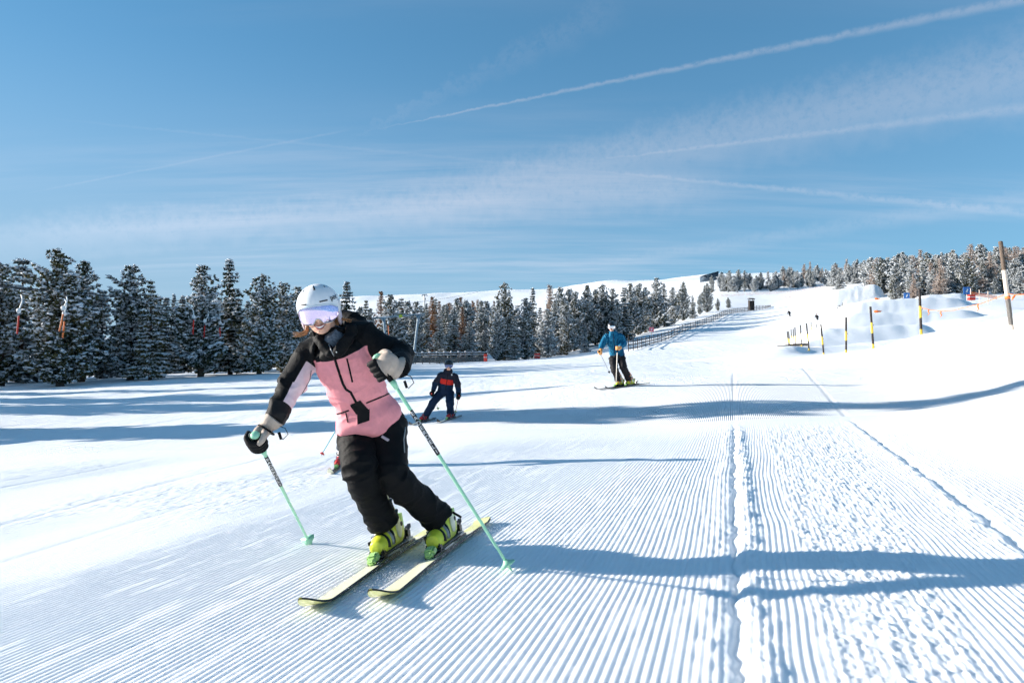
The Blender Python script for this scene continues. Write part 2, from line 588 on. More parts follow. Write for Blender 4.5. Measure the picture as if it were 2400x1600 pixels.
def build_ground():
    V, Q, FT, UVS, RL, MI = [], [], [], [], [], []
    base = 0

    def add(X, Y, Z, far, u, keep=None, v=None):
        nonlocal base
        r, c = X.shape
        V.append(np.stack([X, Y, Z], -1).reshape(-1, 3))
        i = np.arange(r * c).reshape(r, c)
        q = np.stack([i[:-1, :-1], i[:-1, 1:], i[1:, 1:], i[1:, :-1]], -1)
        if keep is not None:
            q = q[keep[:-1, :-1] | keep[1:, 1:]]
        Q.append(q.reshape(-1, 4) + base)
        MI.append(np.full(len(Q[-1]), 1 if keep is None else 0))
        FT.append(np.broadcast_to(far, X.shape).ravel())
        UVS.append(np.stack([u.ravel(), (u * 0 + 9.0).ravel() if v is None else v.ravel()], -1))
        RL.append(sstep(10.0, 15, Y).ravel())
        base += r * c

    # modelled corduroy, rows follow the ridges
    for (y0, y1, dy, dw) in ((1.45, 4.0, 0.012, 0.0054), (4.0, 7.0, 0.030, 0.0068), (7.0, 11.0, 0.07, 0.0086)):
        ys = np.linspace(y0, y1, int(round((y1 - y0) / dy)) + 1)
        ws = np.arange(-1.46 * y1, 0.81 * y1, dw)
        Wg, Yg = np.meshgrid(ws, ys)
        Xg = Wg + 0.324 * Yg
        Z = ground(Xg[::4, ::8], Yg[::4, ::8])      # smooth part sampled coarsely
        yi = np.clip(np.arange(len(ys)) / 4.0, 0, Z.shape[0] - 1.0001)
        wi = np.clip(np.arange(len(ws)) / 8.0, 0, Z.shape[1] - 1.0001)
        # exact at the ends
        if (len(ys) - 1) % 4 or (len(ws) - 1) % 8:
            ysx = np.unique(np.concatenate([np.arange(0, len(ys), 4), [len(ys) - 1]]))
            wsx = np.unique(np.concatenate([np.arange(0, len(ws), 8), [len(ws) - 1]]))
            Z = ground(Xg[np.ix_(ysx, wsx)], Yg[np.ix_(ysx, wsx)])
            yi = np.interp(np.arange(len(ys)), ysx, np.arange(len(ysx)))
            wi = np.interp(np.arange(len(ws)), wsx, np.arange(len(wsx)))
            yi = np.minimum(yi, len(ysx) - 1.0001)
            wi = np.minimum(wi, len(wsx) - 1.0001)
        y0i, w0i = yi.astype(int), wi.astype(int)
        ty, tw = (yi - y0i)[:, None], (wi - w0i)[None]
        Zs = (Z[np.ix_(y0i, w0i)] * (1 - ty) * (1 - tw) + Z[np.ix_(y0i + 1, w0i)] * ty * (1 - tw)
              + Z[np.ix_(y0i, w0i + 1)] * (1 - ty) * tw + Z[np.ix_(y0i + 1, w0i + 1)] * ty * tw)
        Zs = Zs + track(Xg, Yg)
        keep = (np.abs(Xg / Yg) < 1.12)
        add(Xg, Yg, Zs, 0.0, Wg / PITCH_C, keep)
    # the wide slope: fan of rows up to the far ridge
    ys = np.concatenate([np.geomspace(11.0, 1100, 255)])
    aa = np.concatenate([np.linspace(-3.0, -1.0, 50)[:-1], np.linspace(-1.0, 1.0, 561), np.linspace(1.0, 3.0, 50)[1:]])
    Ag, Yg = np.meshgrid(aa, ys)
    Xg = Ag * Yg
    Z = ground(Xg, Yg)
    un = sstep(25, 60, Yg)
    Z = Z + 0.05 * vnoise(Xg * 0.35, Yg * 0.2, seed=81) * sstep(11, 30, Yg) + 0.16 * un * vnoise(Xg * 0.11, Yg * 0.07, seed=82) \
        + 2.2 * sstep(420, 700, Yg) * fbm(Xg * 0.012, Yg * 0.008, 83, 3)
    far = (1.0 - sstep(15, 30, Yg))
    far = far * sstep(-14, -4, Xg - 0.324 * Yg) * (1 - sstep(6, 13, Xg - 0.377 * Yg))
    add(Xg, Yg, Z, far, (Xg - 0.324 * Yg) / PITCH_C, None, Xg - 1.23 - 0.377 * Yg)
    # the rest of the snowfield round the camera
    g1 = np.unique(np.concatenate([np.linspace(-300, -40, 14), np.linspace(-40, 40, 161), np.linspace(40, 300, 14)]))
    g2 = np.unique(np.concatenate([np.linspace(-300, -20, 16), np.linspace(-20, 16, 73)]))
    Xg, Yg = np.meshgrid(g1, g2)
    Z = ground(Xg, Yg)
    inside = (np.abs(Xg / np.maximum(Yg, 0.1)) < 1.20) & (Yg > 1.3)
    Z = Z - np.where(inside, 0.10, 0.0)
    Z = np.where((np.abs(Xg) > 43), Z - 0.15, Z)
    add(Xg, Yg, Z, 0.0, Xg * 0 + 9000.0)
    me = np_mesh('ground', np.concatenate(V), np.concatenate(Q), mats=[M['snow_near'], M['snow']], mat_idx=np.concatenate(MI))
    at = me.attributes.new('far_track', 'FLOAT', 'POINT')
    at.data.foreach_set('value', np.concatenate(FT).astype(np.float32))
    at2 = me.attributes.new('relief', 'FLOAT', 'POINT')
    at2.data.foreach_set('value', np.concatenate(RL).astype(np.float32))
    uv = me.uv_layers.new(name='track')
    vi = np.empty(len(me.loops), np.int32)
    me.loops.foreach_get('vertex_index', vi)
    u = np.concatenate(UVS)[vi]
    uv.data.foreach_set('uv', u.astype(np.float32).ravel())
    o = link_mesh('ground', me)
    tag(o, 'groomed white snow slope rising to the wooded hills', kind='structure')
    return o


GROUND = build_ground()
# ------------------------------------------------------------------ conifers
def foliage_material(name, c1, c2, rough=0.75):
    m = bpy.data.materials.new(name)
    m.use_nodes = True
    t = NT(m.node_tree)
    b = m.node_tree.nodes['Principled BSDF']
    b.inputs['Roughness'].default_value = rough
    b.inputs['Specular IOR Level'].default_value = 0.15
    co = t.n('ShaderNodeTexCoord').outputs['Object']
    oi = t.n('ShaderNodeObjectInfo')
    f = t.noise(co, 1.6, 4, 0.6)
    f2 = t.m('ADD', t.smooth(f, 0.3, 0.7), t.m('MULTIPLY_ADD', oi.outputs['Random'], 0.6, -0.3), clamp=True)
    t.link(t.mix(f2, rgba(c1), rgba(c2)), b.inputs['Base Color'])
    return m


M['needle'] = foliage_material('pine_needles', (0.036, 0.052, 0.032), (0.135, 0.120, 0.052))
M['needle_frost'] = foliage_material('frosted_needles', (0.10, 0.12, 0.11), (0.34, 0.35, 0.33))
M['larch'] = foliage_material('larch_twigs', (0.16, 0.085, 0.045), (0.30, 0.16, 0.085))
M['larch_frost'] = foliage_material('frosted_larch_twigs', (0.30, 0.22, 0.18), (0.50, 0.42, 0.37))
M['bark'] = material('bark', (0.075, 0.055, 0.042), 0.9, 0.1, bump=0.02, bump_scale=14, var=0.4, var_scale=6)
M['tree_snow'] = material('snow_on_branches', (0.74, 0.77, 0.81), 0.7, 0.2, bump=0.01, bump_scale=30)

_ico = None


def ico():
    global _ico
    if _ico is None:
        bm = bmesh.new()
        bmesh.ops.create_icosphere(bm, subdivisions=1, radius=1)
        _ico = (np.array([v.co[:] for v in bm.verts]), np.array([[v.index for v in f.verts] for f in bm.faces]))
        bm.free()
    return _ico


def unit(a):
    return a / np.maximum(np.linalg.norm(a, axis=-1, keepdims=True), 1e-9)


def conifer(seed, kind, H=9.0, R=1.9, snow=0.55, needle='needle', fr=0.42):
    """returns trunk, crown and snow meshes of one tree of height H"""
    rg = np.random.default_rng(seed)
    tufts, tdir, tsz = [], [], []
    hh = H * (0.015 if kind != 'larch' else 0.12)
    lean = rg.normal(0, 0.012, 2)
    lobes = rg.uniform(0, 6.28, 5)
    nlob = rg.uniform(0.12, 0.26, 5)
    while hh < H * 0.985:
        t = hh / H
        if kind == 'pine':      # stone pine: columnar, rounded, lumpy
            prof = min(1.0, 0.84 + t * 1.2) * (1 - t ** 1.9) ** 0.74
            nb, rise, step = 8, 0.30, 0.30
        elif kind == 'spruce':
            prof = (1 - t) ** 0.80 * min(1.0, 0.92 + 2 * t)
            nb, rise, step = 9, -0.28, 0.34
        else:
            prof = (1 - t) ** 0.85 * min(1.0, 0.5 + 2 * t)
            nb, rise, step = 8, 0.12, 0.30
        whorl = rg.uniform(0.78, 1.12)
        for k in range(nb):
            az = rg.uniform(0, 6.283)
            lob = 1 + nlob[0] * math.sin(az + lobes[0] + t * 5) + nlob[1] * math.sin(2 * az + lobes[1] - t * 9) + nlob[2] * math.sin(3 * az + lobes[2] + t * 14)
            L = max(0.12, R * prof * whorl * rg.uniform(0.70, 1.12) * lob)
            dr = np.array([math.cos(az), math.sin(az), 0])
            sd = np.array([-dr[1], dr[0], 0])
            n = max(2, int(L / 0.24))
            for s in np.linspace(0.22 if kind != 'larch' else 0.1, 1.0, n):
                d = L * s
                if kind == 'pine':
                    zc = d * rise + 0.25 * s ** 2 * L
                elif kind == 'spruce':
                    zc = d * rise + 0.16 * s ** 3 * L - 0.05
                else:
                    zc = d * rise - 0.1 * s * L
                m = 1 + int(rg.random() < 0.8) + int(L > 1.0 and s < 0.9)
                for j in range(m):
                    off = 0 if j == 0 else rg.uniform(-0.30, 0.30) * (0.35 + L * 0.45) * (1.25 - s)
                    p = dr * d + sd * off + np.array([0, 0, zc - (abs(off) * 0.25 if kind == 'spruce' else 0)])
                    p = p + rg.normal(0, 0.05, 3)
                    p[2] += hh
                    p[:2] += lean * hh
                    if p[2] < 0.12:
                        continue
                    tufts.append(p)
                    tdir.append(dr * (1.0 if kind != 'pine' else 0.6) + sd * np.sign(off) * 0.5 + np.array([0, 0, 0.5 if kind == 'pine' else -0.15]))
                    tsz.append(min(1.0, 0.62 + L * 0.3) * rg.uniform(0.8, 1.2))
        hh += step * rg.uniform(0.75, 1.25)
    T, D, S = np.array(tufts), unit(np.array(tdir)), np.array(tsz)
    n = len(T)
    K = {'pine': 10, 'spruce': 9, 'larch': 9}[kind]
    blen = {'pine': 0.27, 'spruce': 0.30, 'larch': 0.42}[kind]
    bwid = {'pine': 0.062, 'spruce': 0.055, 'larch': 0.016}[kind]
    if needle.endswith('frost') and kind != 'larch':
        bwid *= 1.1
    spread = {'pine': 1.0, 'spruce': 0.75, 'larch': 0.9}[kind]
    rd = rg.normal(0, 1, (n, K, 3))
    bd = unit(D[:, None] * 0.9 + unit(rd) * spread)
    side = unit(np.cross(bd, unit(rg.normal(0, 1, (n, K, 3)))))
    ln = (blen * S[:, None] * rg.uniform(0.6, 1.2, (n, K)))[..., None]
    wd = (bwid * S[:, None] * rg.uniform(0.7, 1.3, (n, K)))[..., None]
    p0 = T[:, None] - bd * 0.03
    a = p0 + side * wd * 0.35
    b = p0 - side * wd * 0.35
    c = p0 + bd * ln * 0.6 - side * wd
    e = p0 + bd * ln
    f = p0 + bd * ln * 0.6 + side * wd
    # kite made of two triangles and a quad
    V = np.stack([a, b, c, e, f], 2).reshape(-1, 3)
    i = np.arange(n * K)[:, None] * 5
    quads = i + np.array([[0, 1, 2, 4]])
    tris = i + np.array([[4, 2, 3]])
    pt = vnoise(T[:, 0] * 0.9, T[:, 1] * 0.9, T[:, 2] * 0.8, seed=seed)
    frosty = ((rg.random((n, K)) < np.clip(snow * fr + 0.30 * pt, 0.02, 0.8)[:, None]) & (bd[..., 2] > -0.25)).ravel().astype(np.int32) * (1 if kind != 'larch' else 0)
    crown = np_mesh('crown', V, quads, tris, mats=[M[needle] if kind != 'larch' else M['larch_frost' if needle.endswith('frost') else 'larch'], M['tree_snow']], mat_idx=np.concatenate([frosty, frosty]), smooth=False)
    # snow pads lying on the twigs
    sn = None
    if snow > 0:
        rad = np.hypot(T[:, 0], T[:, 1])
        patch = vnoise(T[:, 0] * 0.9, T[:, 1] * 0.9, T[:, 2] * 0.8, seed=seed)
        pick = rg.random(n) < np.clip(snow + 0.12 + 0.5 * patch, 0.10, 1) * (0.65 + 0.35 * rad / max(rad.max(), 0.1))
        Tp, Dp, Sp = T[pick], D[pick], S[pick]
        iv, it = ico()
        k = len(Tp)
        flat = {'pine': 0.55, 'spruce': 0.38, 'larch': 0.35}[kind]
        size = {'pine': 0.108, 'spruce': 0.112, 'larch': 0.07}[kind]
        jit = 1 + rg.uniform(-0.28, 0.28, (k, len(iv), 1))
        B = iv[None] * jit * (size * Sp * rg.uniform(0.55, 1.25, k))[:, None, None]
        out = unit(np.stack([Dp[:, 0], Dp[:, 1], Dp[:, 2] * 0.2], -1))
        along = (B * out[:, None]).sum(-1, keepdims=True)
        B = B + along * out[:, None] * {'pine': 0.7, 'spruce': 1.2, 'larch': 0.8}[kind]
        B[..., 2] = B[..., 2] * flat
        B[..., 2] += out[:, None, 2] * along[..., 0] + (-0.10 * along[..., 0] if kind == 'spruce' else 0)
        B = B + Tp[:, None] + D[pick][:, None] * 0.10 * Sp[:, None, None] + np.array([0, 0, 0.075])
        tri = (np.arange(k)[:, None, None] * len(iv) + it[None]).reshape(-1, 3)
        sn = np_mesh('snow_load', B.reshape(-1, 3), None, tri, mats=[M['tree_snow']])
    # trunk with a few limbs
    hs_ = np.linspace(-0.6, H * 0.97, 12)
    r_ = np.interp(hs_, [-0.6, 0.4, H], [0.25, 0.19, 0.02]) * (H / 9.0) * (0.85 if kind != 'pine' else 1.1)
    th = np.arange(8) / 8 * 2 * np.pi
    Vt = [np.stack([np.cos(th) * r + lean[0] * h, np.sin(th) * r + lean[1] * h, th * 0 + h], -1) for h, r in zip(hs_, r_)]
    Vt = np.concatenate(Vt)
    q = []
    for k in range(11):
        for j in range(8):
            q.append([k * 8 + j, k * 8 + (j + 1) % 8, k * 8 + 8 + (j + 1) % 8, k * 8 + 8 + j])
    q = np.array(q)
    # limbs: every 12th tuft position gets a thin stick from the trunk
    LV, LQ = [Vt], [q]
    off = len(Vt)
    far = np.argsort(-np.hypot(T[:, 0], T[:, 1]))[::6][:90] if kind != 'larch' else np.argsort(-np.hypot(T[:, 0], T[:, 1]))[::4][:150]
    for idx in far:
        p1 = T[idx]
        h0 = max(0.3, p1[2] - np.hypot(p1[0], p1[1]) * {'pine': 0.4, 'spruce': -0.15, 'larch': 0.1}[kind])
        p0_ = np.array([lean[0] * h0, lean[1] * h0, h0])
        ax = unit(p1 - p0_)
        s1 = unit(np.cross(ax, [0, 0, 1.0]))
        s2 = np.cross(ax, s1)
        ring = []
        for (pp, rr) in ((p0_, 0.045), (p1, 0.012)):
            for an in (0, 2.09, 4.19):
                ring.append(pp + (s1 * math.cos(an) + s2 * math.sin(an)) * rr)
        LV.append(np.array(ring))
        LQ.append(np.array([[0, 1, 4, 3], [1, 2, 5, 4], [2, 0, 3, 5]]) + off)
        off += 6
    trunk = np_mesh('trunk', np.concatenate(LV), np.concatenate(LQ), mats=[M['bark']])
    return trunk, crown, sn


PROTO = {
    'pineA': (conifer(1, 'pine', 9, 1.75, 0.80), 9, 1.75),
    'pineB': (conifer(2, 'pine', 9, 1.55, 0.86), 9, 1.55),
    'pineC': (conifer(3, 'pine', 9, 1.95, 0.76), 9, 1.95),
    'spruceA': (conifer(4, 'spruce', 9, 1.9, 0.95), 9, 1.9),
    'spruceB': (conifer(5, 'spruce', 9, 1.7, 0.80), 9, 1.7),
    'frostA': (conifer(6, 'pine', 7, 1.7, 0.95, 'needle_frost', 0.4), 7, 1.7),
    'frostB': (conifer(7, 'spruce', 7, 1.6, 0.95, 'needle_frost', 0.4), 7, 1.6),
    'larchA': (conifer(8, 'larch', 9, 1.7, 0.05), 9, 1.7),
    'larchB': (conifer(9, 'larch', 7, 1.6, 0.35, 'larch_frost'), 7, 1.6),
}
KIND_NAME = {'pineA': 'stone_pine', 'pineB': 'stone_pine', 'pineC': 'stone_pine', 'spruceA': 'spruce_tree', 'spruceB': 'spruce_tree',
             'frostA': 'frosted_pine', 'frostB': 'frosted_spruce', 'larchA': 'larch_tree', 'larchB': 'frosted_larch'}
rt = random.Random(5)
ORD = ('first second third fourth fifth sixth seventh eighth ninth tenth eleventh twelfth thirteenth fourteenth fifteenth sixteenth seventeenth eighteenth nineteenth '
       'twentieth twenty-first twenty-second twenty-third twenty-fourth twenty-fifth twenty-sixth').split()


def tree(kind, X, Y, H, label, group, width=1.0, sink=0.0):
    (tr, cr, sn), h0, r0 = PROTO[kind]
    root = empty(KIND_NAME[kind], (X, Y, gz(X, Y) - sink))
    s = H / h0
    root.scale = (s * width, s * width, s)
    root.rotation_euler = (0, 0, rt.uniform(0, 6.28))
    link_mesh('trunk', tr, root)
    tag(link_mesh('crown', cr, root), kind='stuff')
    if sn:
        tag(link_mesh('snow_load', sn, root), kind='stuff')
    tag(root, label, 'tree', group)
    return root


def tree_px(kind, x, ytop, d, label, group, width=1.0):
    top = P3(x, ytop, d)
    return tree(kind, top.x, top.y, max(1.0, top.z - gz(top.x, top.y)), label, group, width)


GL = 'snow-laden conifers along the left edge of the field'
# first row on the left, one by one
for (kind, x, yt, d, wd, lab) in (
        ('pineB', 8, 614, 45, 1.0, 'dark stone pine cut by the left edge of the picture'),
        ('frostB', 54, 596, 50, 1.0, 'thin frosted spruce rising just left of the widest pine'),
        ('pineC', 147, 586, 42.5, 1.0, 'widest and tallest stone pine, its short trunk showing above the snow'),
        ('pineA', 196, 612, 47, 0.95, 'stone pine close against the right side of the widest pine'),
        ('frostB', 241, 672, 52, 0.95, 'short pale frosted spruce right of the widest pine'),
        ('pineB', 310, 620, 47, 1.05, 'dark pointed stone pine left of the snow-striped spruce'),
        ('spruceA', 356, 647, 46, 0.80, 'slender spruce striped with thick snow on layered boughs'),
        ('spruceB', 388, 696, 56, 0.9, 'low spruce between the striped spruce and the lumpy pine'),
        ('spruceB', 410, 688, 60, 0.6, 'small pointed spruce top showing behind the gap in the left trees'),
        ('pineA', 474, 622, 48, 1.0, 'lumpy rounded stone pine left of the tallest spruce'),
        ('spruceB', 543, 606, 51, 0.95, 'tallest pointed spruce left of the pink-jacketed skier'),
        ('pineC', 610, 645, 50, 0.95, 'broad round-topped stone pine behind the hanging orange tow bar'),
        ('pineB', 664, 660, 53, 1.0, 'dark stone pine nearest to the white helmet on its left'),
        ('pineA', 700, 672, 56, 0.9, 'stone pine half hidden by the white helmet'),
        ('spruceB', 812, 658, 58, 0.95, 'pointed dark spruce just right of the white helmet'),
        ('spruceA', 857, 697, 84, 0.9, 'snowy spruce above the skier\'s black hood'),
        ('larchA', 896, 682, 104, 0.9, 'bare brown larch behind the tow lift posts'),
        ('pineA', 916, 690, 92, 1.05, 'dense pine behind the left tow lift post'),
        ('spruceA', 941, 692, 94, 0.8, 'snowy spruce between the two tow lift posts'),
        ('pineB', 976, 705, 95, 0.9, 'pine behind the top of the right tow lift post'),
        ('spruceB', 1001, 709, 97, 0.7, 'narrow pointed spruce right of the tow lift beam'),
        ('spruceA', 1030, 742, 90, 1.0, 'low broad snowy spruce above the snow-covered fence'),
        ('spruceB', 1066, 718, 94, 0.9, 'dark spruce above the middle of the snow-covered fence'),
        ('spruceA', 1100, 748, 92, 1.25, 'low wide spruce with boughs drooping over the fence end'),
        ('pineB', 1128, 703, 98, 0.8, 'narrow stone pine left of the tall brown-green pine'),
        ('pineA', 1168, 704, 94, 0.7, 'olive-brown pine in front of the tallest tree of the middle wood'),
        ('pineC', 1181, 664, 97, 0.78, 'tallest ragged pine of the middle wood'),
        ('spruceA', 1205, 735, 93, 0.9, 'low snow-covered spruce at the foot of the tallest middle pine'),
        ('pineB', 1231, 697, 97, 1.0, 'olive pine right of the tallest middle pine'),
        ('spruceB', 1247, 673, 103, 0.75, 'pointed spruce top over the middle of the wood'),
        ('frostA', 1283, 722, 100, 0.95, 'pale frosted pine near the red snow marker'),
        ('pineA', 1328, 714, 105, 1.0, 'dense pine left of the blue-jacketed skier'),
        ('frostB', 1371, 760, 104, 0.8, 'small frosted spruce beside the blue-jacketed skier'),
):
    tree_px(kind, x, yt, d, lab, GL, wd * (1.12 if d < 60 else 1.0))

GM = 'conifers of the middle wood'
for _k, (kind, x, yt, d, wd) in enumerate(sorted((
        ('larchB', 1290, 668, 125, 1.0), ('pineB', 1313, 671, 122, 0.9), ('frostA', 1333, 675, 126, 1.0), ('pineC', 1346, 684, 118, 0.8),
        ('pineA', 1376, 668, 122, 0.85), ('frostA', 1395, 676, 128, 0.9), ('pineC', 1411, 668, 124, 0.9), ('pineB', 1436, 675, 126, 0.9),
        ('spruceA', 1462, 668, 124, 0.95), ('pineA', 1478, 664, 134, 0.9), ('pineC', 1495, 665, 136, 0.9), ('pineB', 1512, 672, 140, 1.0),
        ('pineA', 1538, 651, 150, 0.95), ('spruceB', 1556, 664, 152, 1.0), ('pineB', 1577, 672, 158, 0.9), ('pineC', 1600, 661, 168, 0.9),
        ('spruceA', 1623, 690, 172, 0.9), ('pineC', 1656, 664, 192, 1.0), ('pineA', 1682, 699, 196, 1.0), ('pineC', 1707, 697, 205, 1.15),
        ('pineB', 1640, 690, 186, 0.9), ('pineA', 1590, 690, 176, 0.9), ('pineB', 1446, 700, 121, 0.9), ('spruceB', 1527, 688, 150, 0.9)), key=lambda q: q[1])):
    tree_px(kind, x, yt, d, 'snow-dusted conifer, %s from the left in the row climbing beside the lattice fence' % ORD[_k], GM, wd)
for i in range(34):
    x = rt.uniform(840, 1330)
    tree_px(rt.choice(['pineA', 'pineB', 'spruceA', 'spruceB', 'frostA', 'larchA']), x, rt.uniform(694, 724), rt.uniform(105, 150),
            'conifer deep in the wood behind the tow lift', 'conifers behind the tow lift', rt.uniform(0.8, 1.05))
for i in range(26):
    x = rt.uniform(-120, 780)
    tree_px(rt.choice(['pineA', 'pineB', 'pineC', 'spruceA', 'spruceB']), x, rt.uniform(690, 740), rt.uniform(56, 78),
            'conifer filling the gaps behind the front row on the left', 'conifers behind the left front row', rt.uniform(0.85, 1.1))
for i in range(30):
    x = rt.uniform(1000, 1160) if i < 20 else rt.uniform(1270, 1400)
    tree_px('larchA' if i % 3 else 'larchB', x, rt.uniform(700, 722), rt.uniform(150, 210),
            'bare orange-brown larch behind the dark conifers', 'brown larches behind the middle wood', rt.uniform(0.7, 0.95))
# trees on the upper slope, right of the dark building
for _k, (kind, x, yt, d, wd) in enumerate(sorted((
        ('frostA', 1698, 648, 296, 0.9), ('frostA', 1720, 645, 292, 1.0), ('frostA', 1772, 645, 296, 1.0), ('frostA', 1812, 646, 290, 1.0), ('frostA', 1652, 668, 330, 1.0), ('pineB', 1668, 646, 300, 0.8), ('frostA', 1692, 637, 300, 0.9), ('pineA', 1709, 634, 295, 0.9), ('pineB', 1731, 631, 300, 0.9),
        ('pineA', 1745, 634, 305, 0.9), ('frostA', 1758, 640, 300, 0.9), ('pineA', 1783, 638, 295, 0.9), ('frostB', 1800, 634, 300, 0.8), ('frostA', 1819, 635, 295, 1.0),
        ('frostA', 1707, 672, 290, 0.7), ('frostB', 1728, 674, 285, 0.6), ('frostA', 1744, 667, 288, 0.6), ('frostA', 1768, 653, 285, 0.9), ('frostA', 1806, 658, 285, 0.9)), key=lambda q: q[1])):
    tree_px(kind, x, yt, d, 'snowy conifer, %s from the left in the skyline clump beside the dark building' % ORD[_k], 'pines by the skyline building', wd * 1.25)
for i in range(80):
    x = rt.uniform(1834, 2078)
    back = i % 3 == 0
    tree_px(rt.choice(['frostA', 'frostA', 'frostB', 'pineA', 'larchB', 'frostA']), x,
            (rt.uniform(613, 626) if back else rt.uniform(626, 642)) + (8 if x < 1860 else 0), rt.uniform(325, 345) if back else rt.uniform(296, 320),
            'frosted tree in the belt along the skyline above the piste', 'frosted trees above the piste', rt.uniform(0.8, 1.1))
for i in range(30):
    x = rt.uniform(1950, 2085)
    dd = rt.uniform(225, 275)
    q = P3(x, 680, dd)
    tree(rt.choice(['frostA', 'frostA', 'larchB', 'frostB', 'pineB']), q.x, q.y, rt.uniform(6.5, 9.5),
         'frosted tree in the stand behind the far snow kicker', 'frosted trees behind the far kicker', rt.uniform(0.9, 1.2))
# wooded hill on the right
_pts = []
while len(_pts) < 225:
    d = 120 + 150 * rt.random() ** 1.25
    x = rt.uniform(2035 if d > 150 else 2085, 2480)
    q = P3(x, 700, d)
    if any((q.x - a.x) ** 2 + (q.y - a.y) ** 2 < 9 for a in _pts):
        continue
    _pts.append(q)
    tree(rt.choice(['frostA', 'frostA', 'frostB', 'larchB', 'larchB', 'larchB', 'pineB', 'frostA', 'spruceB', 'pineC']), q.x, q.y,
         rt.uniform(6.2, 9.6) * (0.75 if d < 132 else 1.0),
         'rime-covered tree of the wood on the right-hand hill', 'rime-covered trees on the right-hand hill', rt.uniform(0.9, 1.2))
tree_px('pineC', 2331, 650, 118, 'green-footed frosted pine beside the orange net on the right', 'rime-covered trees on the right-hand hill', 1.1)
tree_px('frostB', 2390, 625, 116, 'white spruce behind the tall wooden post', 'rime-covered trees on the right-hand hill', 1.2)
# trees just outside the picture on the left; their shadows cross the piste
for (X, Y, H, k) in ((-15.5, 16.3, 10.0, 'spruceB'), (-18.6, 17.1, 9.4, 'spruceA'),
                     (-31, 27, 10, 'pineA'), (-35, 32, 9, 'pineC'), (-37, 36.5, 9, 'spruceB'), (-46, 47, 10, 'pineA'), (-49, 51, 9, 'pineC'), (-52, 56, 10, 'pineB'), (-44, 43, 9, 'pineC'), (-56, 60, 10, 'pineA'),
                     (-58, 66, 10, 'pineC'), (-51, 46, 9, 'spruceA'), (-60, 54, 11, 'pineB')):
    tree(k, X, Y, H, 'conifer just outside the left edge whose shadow crosses the snow', 'conifers left of the picture', 1.0)
# ------------------------------------------------------------------ small building blocks
_shared = {}


def unit_mesh(shape, mat):
    key = (shape, mat)
    if key in _shared:
        return _shared[key]
    bm = bmesh.new()
    if shape == 'box':
        bmesh.ops.create_cube(bm, size=1)
        bmesh.ops.bevel(bm, geom=bm.edges[:], offset=0.035, segments=1, affect='EDGES')
    elif shape == 'chunk':
        bmesh.ops.create_cube(bm, size=1)
        bmesh.ops.bevel(bm, geom=bm.edges[:], offset=0.22, segments=2, affect='EDGES')
    elif shape == 'rod':       # unit height from z=0 to 1, radius 1
        bmesh.ops.create_cone(bm, cap_ends=True, segments=12, radius1=1, radius2=1, depth=1)
        bmesh.ops.translate(bm, verts=bm.verts, vec=(0, 0, 0.5))
    elif shape == 'ball':
        bmesh.ops.create_icosphere(bm, subdivisions=2, radius=1)
    elif shape == 'lump':
        bmesh.ops.create_icosphere(bm, subdivisions=2, radius=1)
        for v in bm.verts:
            v.co *= 1 + 0.25 * math.sin(v.co.x * 7 + v.co.y * 5) * math.cos(v.co.z * 6 + v.co.x * 3)
            v.co.z *= 0.55
    me = bpy.data.meshes.new(shape)
    bm.to_mesh(me)
    bm.free()
    me.materials.append(M[mat])
    if shape in ('rod', 'ball', 'lump'):
        for f in me.polygons:
            f.use_smooth = len(f.vertices) <= 4
    _shared[key] = me
    return me


def place(name, shape, mat, parent, loc, rot=None, scale=(1, 1, 1)):
    """rot: a 3x3 matrix; loc in world, parents carry only a location"""
    o = link_mesh(name, unit_mesh(shape, mat), parent)
    off = parent.matrix_basis.translation if parent else Vector((0, 0, 0))
    q = parent
    tot_ = Vector((0, 0, 0))
    while q is not None:
        tot_ += q.location
        q = q.parent
    mt = (rot.to_4x4() if rot is not None else Matrix.Identity(4)) @ Matrix.Diagonal((*scale, 1))
    mt.translation = Vector(loc) - tot_
    o.matrix_basis = mt
    return o


def axes(z, x_hint=Vector((1, 0, 0))):
    z = Vector(z).normalized()
    x = Vector(x_hint) - z * z.dot(Vector(x_hint))
    if x.length < 1e-4:
        x = Vector((0, 1, 0)) - z * z.y
    x.normalize()
    y = z.cross(x)
    return Matrix((x, y, z)).transposed()


def rod(name, p0, p1, r, mat, parent):
    p0, p1 = Vector(p0), Vector(p1)
    return place(name, 'rod', mat, parent, p0, axes(p1 - p0), (r, r, (p1 - p0).length))


def board(name, p0, p1, w, t, mat, parent, hint=Vector((0, 0, 1))):
    """box from p0 to p1; w along the hint direction, t across"""
    p0, p1 = Vector(p0), Vector(p1)
    return place(name, 'box', mat, parent, (p0 + p1) / 2, axes(p1 - p0, hint), (w, t, (p1 - p0).length))


